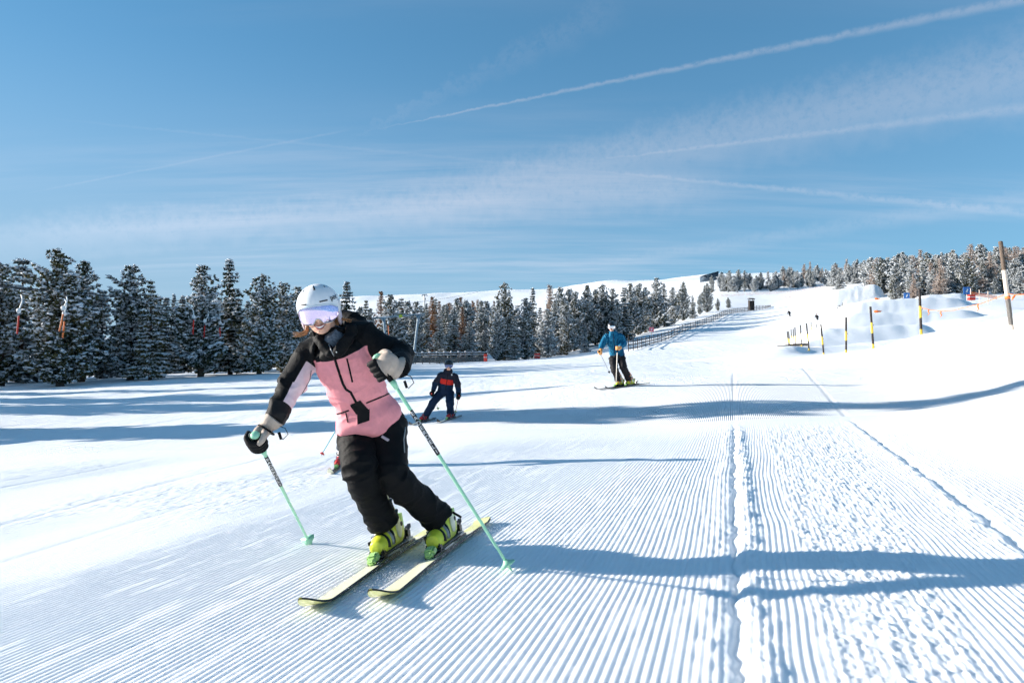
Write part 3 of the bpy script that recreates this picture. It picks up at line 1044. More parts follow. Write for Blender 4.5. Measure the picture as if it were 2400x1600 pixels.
def sweep_np(pts, radii, n=10, caps=True):
    """tube along a polyline -> verts, quads, tris"""
    pts = [Vector(p) for p in pts]
    V, Qd, Tr = [], [], []
    prev = None
    for i, p in enumerate(pts):
        d = (pts[min(i + 1, len(pts) - 1)] - pts[max(i - 1, 0)]).normalized()
        if prev is None:
            a = d.orthogonal().normalized()
        else:
            a = (prev - d * prev.dot(d)).normalized()
        prev = a
        b = d.cross(a)
        r = radii[i] if hasattr(radii, '__len__') else radii
        for k in range(n):
            t = 2 * math.pi * k / n
            V.append(p + (a * math.cos(t) + b * math.sin(t)) * r)
    for i in range(len(pts) - 1):
        for k in range(n):
            Qd.append((i * n + k, i * n + (k + 1) % n, (i + 1) * n + (k + 1) % n, (i + 1) * n + k))
    if caps:
        c0, c1 = len(V), len(V) + 1
        V += [pts[0], pts[-1]]
        m = (len(pts) - 1) * n
        for k in range(n):
            Tr.append((c0, (k + 1) % n, k))
            Tr.append((c1, m + k, m + (k + 1) % n))
    return np.array([v[:] for v in V]), np.array(Qd), np.array(Tr).reshape(-1, 3)


def tube(name, pts, radii, mat, parent, n=10):
    off = Vector((0, 0, 0))
    q = parent
    while q is not None:
        off += q.location
        q = q.parent
    V, Qd, Tr = sweep_np(pts, radii, n)
    return link_mesh(name, np_mesh(name, V - np.array(off[:]), Qd, Tr, mats=[M[mat]]), parent)


def curve_pts(p0, p1, sag, n=24):
    p0, p1 = Vector(p0), Vector(p1)
    return [p0.lerp(p1, i / n) - Vector((0, 0, sag * 4 * (i / n) * (1 - i / n))) for i in range(n + 1)]


M['wood'] = material('weathered_wood', (0.13, 0.10, 0.08), 0.85, 0.1, var=0.35, var_scale=5, bump=0.01, bump_scale=30)
M['wood_grey'] = material('grey_boards', (0.16, 0.15, 0.14), 0.85, 0.1, var=0.3, var_scale=4, bump=0.01, bump_scale=30)
M['dark_wood'] = material('dark_wood', (0.055, 0.045, 0.04), 0.8, 0.15, var=0.3, var_scale=5)
M['lift_paint'] = material('grey_blue_lift_paint', (0.22, 0.30, 0.36), 0.5, 0.4, var=0.12, var_scale=3)
M['black_paint'] = material('black_pole_paint', (0.03, 0.022, 0.02), 0.55, 0.3, var=0.3, var_scale=6)
M['yellow_paint'] = material('yellow_pole_paint', (0.74, 0.50, 0.05), 0.5, 0.3, var=0.15, var_scale=6)
M['pale_paint'] = material('pale_worn_paint', (0.66, 0.56, 0.47), 0.7, 0.2, var=0.2, var_scale=9)
M['orange'] = material('orange_plastic', (0.80, 0.20, 0.05), 0.5, 0.3, var=0.1, var_scale=9)
M['red'] = material('red_plastic', (0.62, 0.05, 0.035), 0.5, 0.3)
M['white_plastic'] = material('white_plastic', (0.78, 0.78, 0.77), 0.45, 0.4)
M['steel'] = material('steel', (0.32, 0.33, 0.34), 0.4, 0.5, metal=0.6)
M['cable'] = material('dark_cable', (0.05, 0.05, 0.055), 0.5, 0.4)
M['blue_sign'] = material('blue_sign', (0.04, 0.16, 0.45), 0.5, 0.3)
M['building'] = material('dark_blue_cladding', (0.030, 0.055, 0.085), 0.6, 0.3, var=0.2, var_scale=0.4)
M['pane'] = material('dark_glass', (0.02, 0.03, 0.045), 0.12, 0.6)
M['green_sign'] = material('yellow_green_sign', (0.45, 0.55, 0.06), 0.5, 0.3)
M['pink_sign'] = material('pink_red_sign', (0.75, 0.17, 0.22), 0.5, 0.3)

# ------------------------------------------------------------------ lattice fence along the piste
fence = empty('lattice_fence', P3(1473, 820, 80))
tag(fence, 'long dark wooden lattice fence climbing beside the piste behind the blue skier', 'fence')
_fp = [(1473, 820, 80), (1520, 810, 92), (1550, 800, 100), (1600, 778, 118), (1650, 758, 140), (1700, 738, 165), (1725, 731, 178), (1765, 731, 190), (1792, 731, 198), (1806, 730, 206)]
_path = [P3(*q) for q in _fp]
_seg = []
for a, b in zip(_path[:-1], _path[1:]):
    _seg.append(math.hypot(b.x - a.x, b.y - a.y))
_tot = sum(_seg)


def _along(s):
    for k, L in enumerate(_seg):
        if s <= L or k == len(_seg) - 1:
            t = s / L
            return _path[k].x + (_path[k + 1].x - _path[k].x) * t, _path[k].y + (_path[k + 1].y - _path[k].y) * t
        s -= L


_NP = 52
_fpts = []
for i in range(_NP + 1):
    X, Y = _along(_tot * i / _NP)
    _fpts.append(Vector((X, Y, gz(X, Y))))
for i, p in enumerate(_fpts):
    h = 1.20 + (0.25 if i == 0 else 0) if i < _NP - 6 else 1.2 * (0.35 + 0.65 * (_NP - i) / 6)
    rod('post', p - Vector((0, 0, 0.4)), p + Vector((0, 0, (h + 0.1) if i else 1.9)), 0.055, 'dark_wood', fence)
    if i < _NP:
        q = _fpts[i + 1]
        h1 = 1.20 if i + 1 < _NP - 6 else 1.2 * (0.35 + 0.65 * (_NP - i - 1) / 6)
        for k, f in enumerate((0.18, 0.52, 0.86)):
            board('rail', p + Vector((0, 0, h * f)), q + Vector((0, 0, h1 * f)), 0.11, 0.035, 'dark_wood', fence)
        m = (p + q) / 2
        board('upright', m + Vector((0, 0, 0.06)), m + Vector((0, 0, (h + h1) / 2)), 0.09, 0.03, 'dark_wood', fence, hint=(q - p))

# ------------------------------------------------------------------ snow-covered board fence behind the child
bf = empty('board_fence', P3(955, 851, 84))
tag(bf, 'grey board fence topped with snow behind the navy-clad child', 'fence')
_bp = []
for i in range(13):
    x = 940 + i * 16.8
    p = P3(x, 846, 84 + i * 0.45)
    _bp.append(Vector((p.x, p.y, gz(p.x, p.y))))
for i, p in enumerate(_bp):
    rod('post', p - Vector((0, 0, 0.4)), p + Vector((0, 0, 1.36)), 0.06, 'wood_grey', bf)
    cap = place('snow_cap', 'lump', 'tree_snow', bf, p + Vector((0, 0, 1.38)), None, (0.14, 0.14, 0.12))
    if i < 12:
        q = _bp[i + 1]
        for k in range(3):
            board('board', p + Vector((0, -0.07, 0.16 + k * 0.22)), q + Vector((0, -0.07, 0.16 + k * 0.22)), 0.20, 0.03, 'wood_grey', bf)
        for h in (0.92, 1.22):
            board('rail', p + Vector((0, -0.07, h)), q + Vector((0, -0.07, h)), 0.10, 0.035, 'wood_grey', bf)
            m = (p + q) / 2
            place('snow_strip', 'lump', 'tree_snow', bf, m + Vector((0, -0.07, h + 0.07)), axes((0, 0, 1), q - p), (0.46, 0.07, 0.075))

# ------------------------------------------------------------------ tow lift
ts = empty('tow_lift_support', P3(940, 850, 85))
tag(ts, 'grey-blue two-legged tow lift support with a cross beam behind the pink skier', 'lift support')
_bl, _br = P3(872, 746, 85), P3(996, 735, 85)
board('beam', _bl, _br, 0.20, 0.22, 'lift_paint', ts)
for (xt, yt, xb, yb) in ((899, 746, 911, 850), (981, 739, 967, 852)):
    a, b = P3(xt, yt, 85), P3(xb, yb, 85)
    b.z = gz(b.x, b.y) - 0.3
    n_ = 8
    tube('leg', [a.lerp(b, i / n_) for i in range(n_ + 1)], [0.20 if i == 0 else 0.15 for i in range(n_ + 1)], 'lift_paint', ts, 8)
    w_ = board('head_plate', a + Vector((-0.35, -0.02, 0.0)), a + Vector((0.35, -0.02, 0.04)), 0.34, 0.26, 'lift_paint', ts)
    place('snow_cap', 'lump', 'tree_snow', ts, a + Vector((0.2, 0, 0.2)), None, (0.55, 0.2, 0.14))
for k in range(7):
    t = 0.1 + k * 0.13
    a, b = P3(979, 745, 84.8), P3(967, 845, 84.8)
    m = a.lerp(b, t)
    board('rung', m + Vector((-0.22, -0.05, 0)), m + Vector((0.22, -0.05, 0)), 0.03, 0.03, 'lift_paint', ts)
board('number_plate', P3(935, 741, 84.8), P3(943, 740, 84.8), 0.40, 0.03, 'green_sign', ts)
for x in (884, 990):
    c = P3(x, 744 if x < 900 else 736, 84.7)
    place('sheave', 'rod', 'steel', ts, c, axes((0, 1, 0)), (0.20, 0.20, 0.08))

for j, (pa, pb, lab) in enumerate((((-260, 641, 33), (884, 746, 84.7), 'thin dark tow lift cable running through the left trees, upper one'),
                                   ((-260, 650, 32), (990, 738, 84.7), 'thin dark tow lift cable running through the left trees, lower one'))):
    cb = tube('lift_cable', curve_pts(P3(*pa), P3(*pb), 0.25, 20), 0.028, 'cable', None, 6)
    tag(cb, lab, 'cable')
_labs = ('red tow bar with a white spring drum at the far left of the lift line',
         'pale orange tow bar on a white bent hanger, left one before the widest pine',
         'orange tow bar in front of the widest pine, its right one',
         'red tow bar under a white drum before the lumpy pine',
         'faded red tow bar on a bent white hanger left of the tallest spruce',
         'pale short tow bar at the foot of the tallest spruce',
         'bright orange tow bar before the round-topped pine',
         'white forked tow hanger just above the pink skier\'s black sleeve',
         'orange tow bar between the two posts of the tow lift')
for k, (hx, hy, bx, by, s0, s1x, s1y, d) in enumerate((
        (50, 690, 44, 728, 740, 40, 783, 38), (156, 694, 148, 722, 736, 139, 777, 39), (152, 700, 151, 735, 753, 147, 792, 39.5),
        (446, 720, 454, 742, 750, 452, 784, 46), (487, 732, 480, 752, 762, 478, 790, 47), (512, 742, 515, 756, 768, 516, 790, 48),
        (607, 731, 600, 752, 757, 596, 792, 52), (886, 750, 880, 764, 770, 881, 790, 79), (906, 748, 910, 756, 763, 911, 785, 80))):
    top, drum, st, en = P3(hx, hy, d), P3(bx, by, d), P3(bx, s0, d), P3(s1x, s1y, d)
    r = empty('tow_bar', top)
    tag(r, _labs[k], 'tow bar', 'tow bars hanging from the lift cable')
    mid = top.lerp(drum, 0.5) + Vector((0.10, 0, 0))
    tube('hanger', [top, top.lerp(mid, 0.6) + Vector((0.05, 0, 0)), mid, mid.lerp(drum, 0.6), drum], 0.035, 'white_plastic', r, 8)
    place('spring_drum', 'ball', 'white_plastic', r, drum, None, (0.13, 0.09, 0.15))
    rod('cord', drum, st, 0.012, 'cable', r)
    rod('bar', st, en, 0.045, 'orange' if k in (1, 2, 6, 8) else 'red', r)
    rod('crosspiece', en - Vector((0.02, 0.32, 0)), en + Vector((0.02, 0.32, 0)), 0.03, 'cable', r)
    cable_end = top + Vector((0, 0, 0.4))
    rod('drop_rope', top, cable_end, 0.012, 'cable', r)

# ------------------------------------------------------------------ far gondola lift on the white ridge
gp = empty('gondola_pylon', P3(995, 722, 520))
tag(gp, 'tiny gondola pylon with a cross arm on the white far hillside', 'pylon')
rod('mast', P3(995, 722, 520), P3(995, 690, 520), 0.55, 'steel', gp)
board('cross_arm', P3(989, 691, 520), P3(1001, 690, 520), 0.7, 0.7, 'steel', gp)
for x in (989.5, 1000.5):
    board('sheave_train', P3(x - 1.6, 693, 519.5), P3(x + 1.6, 693, 519.5), 0.45, 0.5, 'steel', gp)
for (x, y, d, lab) in ((959, 707, 480, 'tiny dark gondola cabin left of the far pylon'), (1022, 703, 470, 'tiny dark gondola cabin right of the far pylon'),
                       (996, 701, 500, 'tiny pale gondola cabin right under the far pylon')):
    c = P3(x, y, d)
    g = empty('gondola_cabin', c)
    tag(g, lab, 'gondola', 'gondola cabins on the far hillside')
    place('cabin', 'box', 'dark_wood' if 'dark' in lab else 'steel', g, c, None, (1.2, 1.2, 1.3))
    place('roof', 'box', 'steel', g, c + Vector((0, 0, 0.72)), None, (1.3, 1.3, 0.14))
    place('window', 'box', 'pane', g, c + Vector((0, -0.61, 0.15)), None, (0.9, 0.05, 0.55))
    rod('hanger_arm', c + Vector((0, 0, 0.75)), c + Vector((0, 0, 2.4)), 0.07, 'steel', g)
gc = tube('gondola_cable', curve_pts(P3(940, 712, 450), P3(1120, 684, 640), 1.0, 12), 0.10, 'cable', None, 6)
tag(gc, 'thin gondola cable rising over the white far hillside', 'cable')

# ------------------------------------------------------------------ building on the skyline
bd = empty('mountain_building', P3(1667, 655, 420))
tag(bd, 'dark blue building with a slanted roof on the skyline', 'building')
_q = [P3(1649, 647, 420), P3(1684, 636.5, 420), P3(1684, 654, 420), P3(1649, 658, 420)]
_bo = np.array(bd.location[:])
_bv = [q for q in _q] + [q + Vector((0, 8, 0)) for q in _q]
link_mesh('wall', np_mesh('wall', np.array([v[:] for v in _bv]) - _bo, np.array([[0, 3, 2, 1], [4, 5, 6, 7], [0, 4, 7, 3], [1, 2, 6, 5], [3, 7, 6, 2], [0, 1, 5, 4]]),
                          mats=[M['building']], smooth=False), bd)
board('roof', _q[0] + Vector((-0.5, 4, 0.22)), _q[1] + Vector((0.5, 4, 0.22)), 0.3, 9.2, 'building', bd)
for k in range(5):
    c = P3(1656 + k * 6, 650 - k * 1.4, 419.9)
    place('window', 'box', 'pane', bd, c, None, (1.0, 0.08, 1.1))

# ------------------------------------------------------------------ little wooden tower at the end of the fence
tw = empty('wooden_tower', P3(1761, 734, 192))
tag(tw, 'small dark wooden lookout tower standing at the upper lattice fence', 'tower')
_c = tw.location.copy()
_c.z = gz(_c.x, _c.y)
for sx in (-0.6, 0.6):
    for sy in (-0.6, 0.6):
        rod('post', _c + Vector((sx, sy, -0.3)), _c + Vector((sx, sy, 3.2)), 0.075, 'dark_wood', tw)
for k in range(9):
    place('plank', 'box', 'dark_wood', tw, _c + Vector((0, -0.55, 0.35 + k * 0.27)), None, (1.05, 0.05, 0.24))
place('back_wall', 'box', 'dark_wood', tw, _c + Vector((0, 0.55, 1.5)), None, (1.05, 0.06, 2.6))
place('side_wall', 'box', 'dark_wood', tw, _c + Vector((0.55, 0, 1.5)), None, (0.06, 1.0, 2.6))
place('side_wall', 'box', 'dark_wood', tw, _c + Vector((-0.55, 0, 1.5)), None, (0.06, 1.0, 2.6))
place('roof', 'box', 'dark_wood', tw, _c + Vector((0, 0, 3.3)), axes((0.12, 0, 1)), (1.7, 1.7, 0.12))
place('snow_cap', 'lump', 'tree_snow', tw, _c + Vector((0, 0, 3.42)), None, (0.8, 0.8, 0.14))

# ------------------------------------------------------------------ marker poles on the right bank
_pl = [(2155, 678, 2159, 780, 30, 0.055, 'tallest yellow and black marker pole on the bank, nearest the orange rope'),
       (2040, 719, 2047, 816, 32, 0.05, 'yellow and black marker pole second from the wooden post'),
       (1983, 744, 1983, 831, 36, 0.05, 'upright yellow and black marker pole third from the wooden post'),
       (1924, 761, 1931, 834, 42, 0.05, 'leaning yellow and black marker pole fourth from the wooden post'),
       (1890, 758, 1897, 827, 48, 0.05, 'leaning yellow and black marker pole fifth from the wooden post'),
       (1876, 762, 1879, 818, 54, 0.045, 'slim yellow and black marker pole sixth from the wooden post'),
       (1863, 767, 1865, 814, 60, 0.045, 'yellow and black marker pole at the right of the far cluster'),
       (1859, 771, 1861, 812, 66, 0.045, 'thin marker pole in the middle of the far cluster'),
       (1854, 772, 1856, 809, 70, 0.045, 'farthest thin marker pole of the cluster'),
       (1848, 777, 1852, 812, 62, 0.045, 'marker pole second from the left of the far cluster'),
       (1845, 777, 1850, 820, 56, 0.045, 'leftmost leaning marker pole of the far cluster')]
for (xt, yt, xb, yb, d, r, lab) in _pl:
    a, b = P3(xt, yt, d), P3(xb, yb, d)
    dz = gz(b.x, b.y)
    dirn = (a - b).normalized()
    foot = b + dirn * ((dz - b.z) / dirn.z)
    o = empty('marker_pole', foot)
    tag(o, lab, 'marker pole', 'yellow and black marker poles')
    L = (a - foot).length
    cuts = [(-0.3, 0.10, 'yellow_paint'), (0.10, 0.36, 'black_paint'), (0.36, 0.62, 'yellow_paint'), (0.62, 1.0, 'black_paint')]
    for (c0, c1, mt) in cuts:
        rod('band', foot + dirn * L * c0, foot + dirn * L * c1, r * (0.97 if mt[0] == 'b' else 1.0), mt, o)
    place('cap', 'ball', 'black_paint', o, foot + dirn * L, None, (r, r, r * 0.5))
    if d < 45:
        place('rope_hook', 'ball', 'steel', o, foot + dirn * L * 0.55 + Vector((r, -r, 0)), None, (0.03, 0.03, 0.05))
for k, (x, y0, y1, d) in enumerate(((1901, 755, 771, 78), (1914, 760, 772, 80), (1934, 750, 768, 84), (1940, 744, 763, 88), (1947, 738, 757, 93),
                                    (1953, 731, 751, 98), (1958, 726, 747, 103), (1963, 720, 741, 108), (1968, 715, 735, 114), (1974, 709, 728, 120))):
    a, b = P3(x, y0, d), P3(x + 1, y1, d)
    o = empty('thin_marker_stick', b)
    tag(o, 'thin stick in the row along the crest of the snow park', 'marker stick', 'thin sticks along the snow park crest')
    b2 = b.copy()
    b2.z = min(b.z, gz(b.x, b.y)) - 0.2
    rod('stick', b2, a, 0.035, 'yellow_paint', o)
    rod('tip', a - Vector((0, 0, 0.5)), a + Vector((0, 0, 0.02)), 0.038, 'black_paint', o)

# ------------------------------------------------------------------ wooden post with rope
wp_t, wp_b = P3(2345, 567, 20), P3(2371, 772, 20)
_dn = (wp_t - wp_b).normalized()
wp_b = wp_b + _dn * ((gz(wp_b.x, wp_b.y) - wp_b.z) / _dn.z)
wp = empty('wooden_post', wp_b)
tag(wp, 'tall leaning wooden post with a pale painted band on the right bank', 'post')
_L = (wp_t - wp_b).length
for (c0, c1, mt, rr) in ((-0.15, 0.06, 'pale_paint', 0.066), (0.06, 0.36, 'wood_grey', 0.064), (0.36, 0.68, 'pale_paint', 0.062), (0.68, 1.0, 'wood', 0.058)):
    rod('section', wp_b + _dn * _L * c0, wp_b + _dn * _L * c1, rr, mt, wp)
rod('rope_wrap', wp_b + _dn * _L * 0.355, wp_b + _dn * _L * 0.385, 0.074, 'orange', wp)
place('post_top', 'ball', 'wood', wp, wp_t, None, (0.058, 0.058, 0.03))

rope_pts = [P3(2157, 720, 29.9), P3(2180, 726, 29), P3(2208, 729, 27.5), P3(2235, 727, 26), P3(2259, 721, 25), P3(2300, 711, 23), P3(2335, 698, 21), P3(2361, 688, 20)]
rp = empty('orange_rope', rope_pts[0])
tag(rp, 'orange rope with streamers slung from the tall marker pole to the wooden post', 'rope')
tube('rope', rope_pts, 0.012, 'orange', rp, 6)
for (x, y, d) in ((2177, 725, 29), (2206, 729, 27.6), (2293, 712, 23.3)):
    a = P3(x, y, d)
    tube('streamer', [a, a + Vector((-0.03, 0, -0.08)), a + Vector((0.02, 0.01, -0.17)), a + Vector((-0.05, 0, -0.25))], [0.022, 0.026, 0.02, 0.006], 'orange', rp, 6)
rope2 = [P3(2361, 688, 20), P3(2378, 691, 19.4), P3(2400, 690, 18.6), P3(2440, 684, 17.5)]
rp2 = empty('orange_rope', rope2[0])
tag(rp2, 'orange rope leaving the wooden post towards the right edge', 'rope')
tube('rope', rope2, 0.012, 'orange', rp2, 6)
a = P3(2379, 692, 19.4)
tube('streamer', [a, a + Vector((-0.06, 0, -0.07)), a + Vector((-0.10, 0, -0.15))], [0.02, 0.03, 0.006], 'orange', rp2, 6)


# ------------------------------------------------------------------ snow park: rollers and side berm
def snow_ridge(name, label, pts, depth, h_front=None, seed=0, crest=0.8, left_round=True):
    """pts: (x, ytop, ybottom, d) along the crest from left to right; front slopes towards the camera"""
    nU = 60
    us = np.linspace(0, 1, nU)
    ks = np.linspace(0, 1, len(pts))
    arr = np.array(pts, float)
    xs, yt, yb, ds = [np.interp(us, ks, arr[:, i]) for i in range(4)]
    V = []
    for i, u in enumerate(us):
        top = P3(xs[i], yt[i], ds[i] + depth)
        bot = P3(xs[i], yb[i], ds[i])
        bz = min(bot.z, gz(bot.x, bot.y)) - 0.3
        hgt = top.z - bot.z
        e = 1.0
        if left_round:
            e = math.sqrt(max(0.0, 1 - max(0, 1 - u / 0.16) ** 2)) if u < 0.16 else 1.0
        if u > 0.80:
            e = math.sqrt(max(0.0, 1 - ((u - 0.80) / 0.20) ** 2))
        row = []
        prof = [(-0.35, -0.10), (0.0, 0.03), (0.25, 0.22), (0.5, 0.50), (0.75, 0.80), (0.92, 0.96), (1.0, 1.0), (1.0 + crest, 0.99), (1.6 + crest, 0.75), (2.4 + crest, 0.1), (2.8 + crest, -0.6)]
        for (f, g) in prof:
            Y = bot.y + depth * f
            X = bot.x + (top.x - bot.x) * min(f, 1.0)
            Z = bot.z + hgt * (g if g < 0 else g * e) 
            if g < 0:
                Z -= 0.3
            row.append((X, Y, Z))
        V.append(row)
    V = np.array(V)
    nR = V.shape[1]
    V[..., 2] += 0.10 * vnoise(V[..., 0] * 0.35, V[..., 1] * 0.5, seed=seed) + 0.05 * vnoise(V[..., 0] * 1.3, V[..., 1] * 0.9, seed=seed + 3)
    i = np.arange(nU * nR).reshape(nU, nR)
    q = np.stack([i[:-1, :-1], i[1:, :-1], i[1:, 1:], i[:-1, 1:]], -1).reshape(-1, 4)
    o = link_mesh(name, np_mesh(name, V.reshape(-1, 3), q, mats=[M['snow']]))
    tag(o, label, kind='structure')
    return o


snow_ridge('snow_roller', 'nearest low snow roller of the park', [(1893, 772, 802, 61), (1990, 766, 803, 61), (2120, 760, 800, 61), (2200, 756, 792, 61)], 3.4, seed=1)
snow_ridge('snow_roller', 'second snow roller of the park', [(1958, 738, 772, 78), (2060, 733, 768, 78), (2180, 728, 765, 78), (2320, 720, 748, 78)], 4.2, seed=2)
snow_ridge('snow_roller', 'third snow roller of the park', [(1984, 708, 742, 95), (2070, 704, 738, 95), (2165, 698, 733, 95), (2290, 694, 722, 95)], 5.0, seed=3)
snow_ridge('snow_roller', 'fourth snow roller of the park, before the wood', [(2160, 692, 714, 108), (2215, 689, 712, 108), (2270, 686, 708, 108)], 3.4, seed=4)
snow_ridge('snow_roller', 'far snow kicker of the park below the skyline', [(1948, 681, 712, 139), (2000, 672, 708, 139), (2075, 664, 702, 139)], 6.5, seed=5)

# ------------------------------------------------------------------ nets, signs and markers
_nets = [((1750, 676), (1938, 668), 268, 'long orange safety net below the skyline trees'),
         ((1690, 690), (1745, 682), 268, 'short orange safety net at the foot of the small frosted pines'),
         ((1838, 690), (1890, 686), 240, 'orange safety net in the middle of the upper slope'),
         ((1860, 702), (1962, 694), 215, 'orange safety net low on the upper slope'),
         ((1905, 722), (1958, 706), 170, 'orange safety net beside the snow park crest')]
M['net'] = material('orange_net', (0.85, 0.42, 0.27), 0.7, 0.2)
for (pa, pb, d, lab) in _nets:
    A, B = P3(pa[0], pa[1], d), P3(pb[0], pb[1], d)
    nt = empty('safety_net', (A.x, A.y, gz(A.x, A.y)))
    tag(nt, lab, 'safety net')
    n_ = max(4, int((B - A).length / 4))
    for i in range(n_):
        def gp_(t):
            p = A.lerp(B, t)
            return Vector((p.x, p.y, gz(p.x, p.y)))
        p, q = gp_(i / n_), gp_((i + 1) / n_)
        rod('post', p, p + Vector((0, 0, 0.95)), 0.03, 'net', nt)
        for h in (0.15, 0.4, 0.65, 0.85):
            rod('strand', p + Vector((0, 0, h)), q + Vector((0, 0, h - 0.02)), 0.022, 'net', nt)
on = empty('safety_net', P3(2276, 688, 90))
tag(on, 'bright orange net hanging between pale stakes before the right-hand wood', 'safety net')
for i in range(6):
    p, q = P3(2275 + i * 10.2, 684 + i * 1.6, 88), P3(2275 + (i + 1) * 10.2, 684 + (i + 1) * 1.6, 88)
    for h in (0.0, 0.12, 0.24, 0.36):
        rod('strand', p - Vector((0, 0, h)), q - Vector((0, 0, h)), 0.035, 'orange', on)
    if i % 2 == 0:
        rod('stake', p - Vector((0, 0, 1.2)), p + Vector((0, 0, 0.45)), 0.05, 'pale_paint', on)
for (x, y, d, sc, mt, nm, lab, cat) in (
        (2125, 693, 116, 0.50, 'blue_sign', 'blue_sign', 'small blue sign board before the wood above the rollers', 'sign'),
        (2266, 681, 104, 0.55, 'blue_sign', 'blue_sign', 'small blue sign at the right end of the far roller', 'sign'),
        (1527, 772, 108, 0.36, 'pink_sign', 'pink_sign', 'small pink-red sign in the shade behind the lattice fence', 'sign')):
    c = P3(x, y, d)
    o = empty(nm, c)
    tag(o, lab, cat)
    place('board', 'box', mt, o, c, None, (sc * 2, 0.05, sc * 2))
    place('arrow', 'box', 'white_plastic', o, c + Vector((0, -0.04, 0)), axes((0.5, 0, 1)), (sc * 0.35, 0.04, sc * 1.0))
    rod('stake', Vector((c.x, c.y + 0.05, gz(c.x, c.y) - 0.2)), c + Vector((0, 0.05, 0)), 0.05, 'pale_paint', o)
for (x, y, d, lab) in ((1259, 834, 90, 'red snow marker bag at the foot of the olive pine'), (1138, 838, 86, 'red padded post at the right end of the board fence'),
                       (2277, 697, 86, 'red box at the foot of the orange net')):
    c = P3(x, y, d)
    c.z = max(c.z, gz(c.x, c.y) + 0.3)
    o = empty('red_marker', c)
    tag(o, lab, 'marker')
    place('pad', 'box', 'red', o, c, None, (0.75 if x != 1138 else 0.4, 0.4, 0.95 if x == 1138 else 0.7))
    place('band', 'box', 'white_plastic', o, c + Vector((0, -0.02, 0.05)), None, (0.76 if x != 1138 else 0.41, 0.41, 0.06))
for k, (x, y, d) in enumerate(((2055, 700, 116), (2056, 730, 84))):
    c = P3(x, y, d)
    o = empty('orange_marker', c)
    tag(o, ('small orange bag lying on the third roller', 'small orange bag lying on the second roller')[k], 'marker')
    place('bag', 'lump', 'orange', o, c, None, (0.42, 0.25, 0.3))
    rod('tie', c + Vector((0.3, 0, 0.05)), c + Vector((0.55, 0, 0.1)), 0.03, 'orange', o)
# ------------------------------------------------------------------ clothing and body tools
def cloth_material(name, base, layers=(), rough=0.68, sheen=0.0, weave=900.0):
    """base colour plus sewn panels; each panel is where its stored distance is positive"""
    m = bpy.data.materials.new(name)
    m.use_nodes = True
    t = NT(m.node_tree)
    b = m.node_tree.nodes['Principled BSDF']
    co = t.n('ShaderNodeTexCoord').outputs['Object']
    col = rgba(base)
    for (attr, c) in layers:
        at = t.n('ShaderNodeAttribute', attribute_name=attr)
        col = t.mix(t.smooth(at.outputs['Fac'], -0.0012, 0.0012), col, rgba(c))
    n1 = t.noise(co, 30, 4, 0.6)
    hsv = t.n('ShaderNodeHueSaturation')
    if hasattr(col, 'is_output'):
        t.link(col, hsv.inputs['Color'])
    else:
        hsv.inputs['Color'].default_value = col
    t.link(t.smooth(n1, 0.2, 0.8, 0.92, 1.07), hsv.inputs['Value'])
    t.link(hsv.outputs[0], b.inputs['Base Color'])
    b.inputs['Roughness'].default_value = rough
    b.inputs['Specular IOR Level'].default_value = 0.14
    b.inputs['Sheen Weight'].default_value = sheen
    bn = t.n('ShaderNodeBump')
    bn.inputs['Strength'].default_value = 0.7
    bn.inputs['Distance'].default_value = 0.005
    t.link(t.m('ADD', t.noise(co, 26, 5, 0.6, 1.2), t.m('MULTIPLY', t.noise(co, weave, 2), 0.10)), bn.inputs['Height'])
    t.link(bn.outputs[0], b.inputs['Normal'])
    return m


def attr_f(me, name, val):
    at = me.attributes.new(name, 'FLOAT', 'POINT')
    at.data.foreach_set('value', np.asarray(val, np.float32))


M['skin'] = material('skin', (0.74, 0.42, 0.30), 0.5, 0.4, var=0.10, var_scale=30)
M['skin'].node_tree.nodes['Principled BSDF'].inputs['Subsurface Weight'].default_value = 0.12
M['skin'].node_tree.nodes['Principled BSDF'].inputs['Subsurface Radius'].default_value = (0.010, 0.004, 0.002)
M['lip'] = material('lips', (0.45, 0.12, 0.11), 0.4, 0.4)
M['teeth'] = material('teeth', (0.82, 0.80, 0.76), 0.3, 0.5)
M['hair'] = material('light_brown_hair', (0.34, 0.17, 0.08), 0.45, 0.4, var=0.3, var_scale=60)
M['helmet_white'] = material('matt_white_helmet', (0.80, 0.81, 0.82), 0.42, 0.4)
M['helmet_pad'] = material('pale_pink_ear_pad', (0.62, 0.52, 0.56), 0.8, 0.2)
M['black_gloss'] = material('black_plastic', (0.008, 0.008, 0.009), 0.35, 0.45)
M['black_soft'] = material('black_fabric', (0.008, 0.008, 0.009), 0.75, 0.15)
M['helmet_black'] = material('black_helmet', (0.013, 0.013, 0.015), 0.3, 0.5)
M['lens_lilac'] = material('lilac_mirror_lens', (0.76, 0.64, 0.90), 0.06, 0.6, metal=0.85)
M['lens_silver'] = material('silver_mirror_lens', (0.80, 0.78, 0.80), 0.10, 0.6, metal=0.8)
M['lens_blue'] = material('dark_blue_lens', (0.10, 0.13, 0.26), 0.10, 0.6, metal=0.5)
M['goggle_frame'] = material('clear_goggle_frame', (0.55, 0.66, 0.72), 0.3, 0.4)
M['white_strap'] = material('white_goggle_frame', (0.75, 0.74, 0.75), 0.5, 0.3)
M['gaiter'] = material('grey_fleece_gaiter', (0.12, 0.145, 0.18), 0.9, 0.1, bump=0.003, bump_scale=180, var=0.35, var_scale=90)
M['glove_sand'] = material('sand_leather_glove', (0.42, 0.345, 0.29), 0.7, 0.25, var=0.12, var_scale=25, bump=0.001, bump_scale=120)
M['glove_tan'] = material('tan_leather_glove', (0.72, 0.34, 0.12), 0.6, 0.3, var=0.12, var_scale=25)
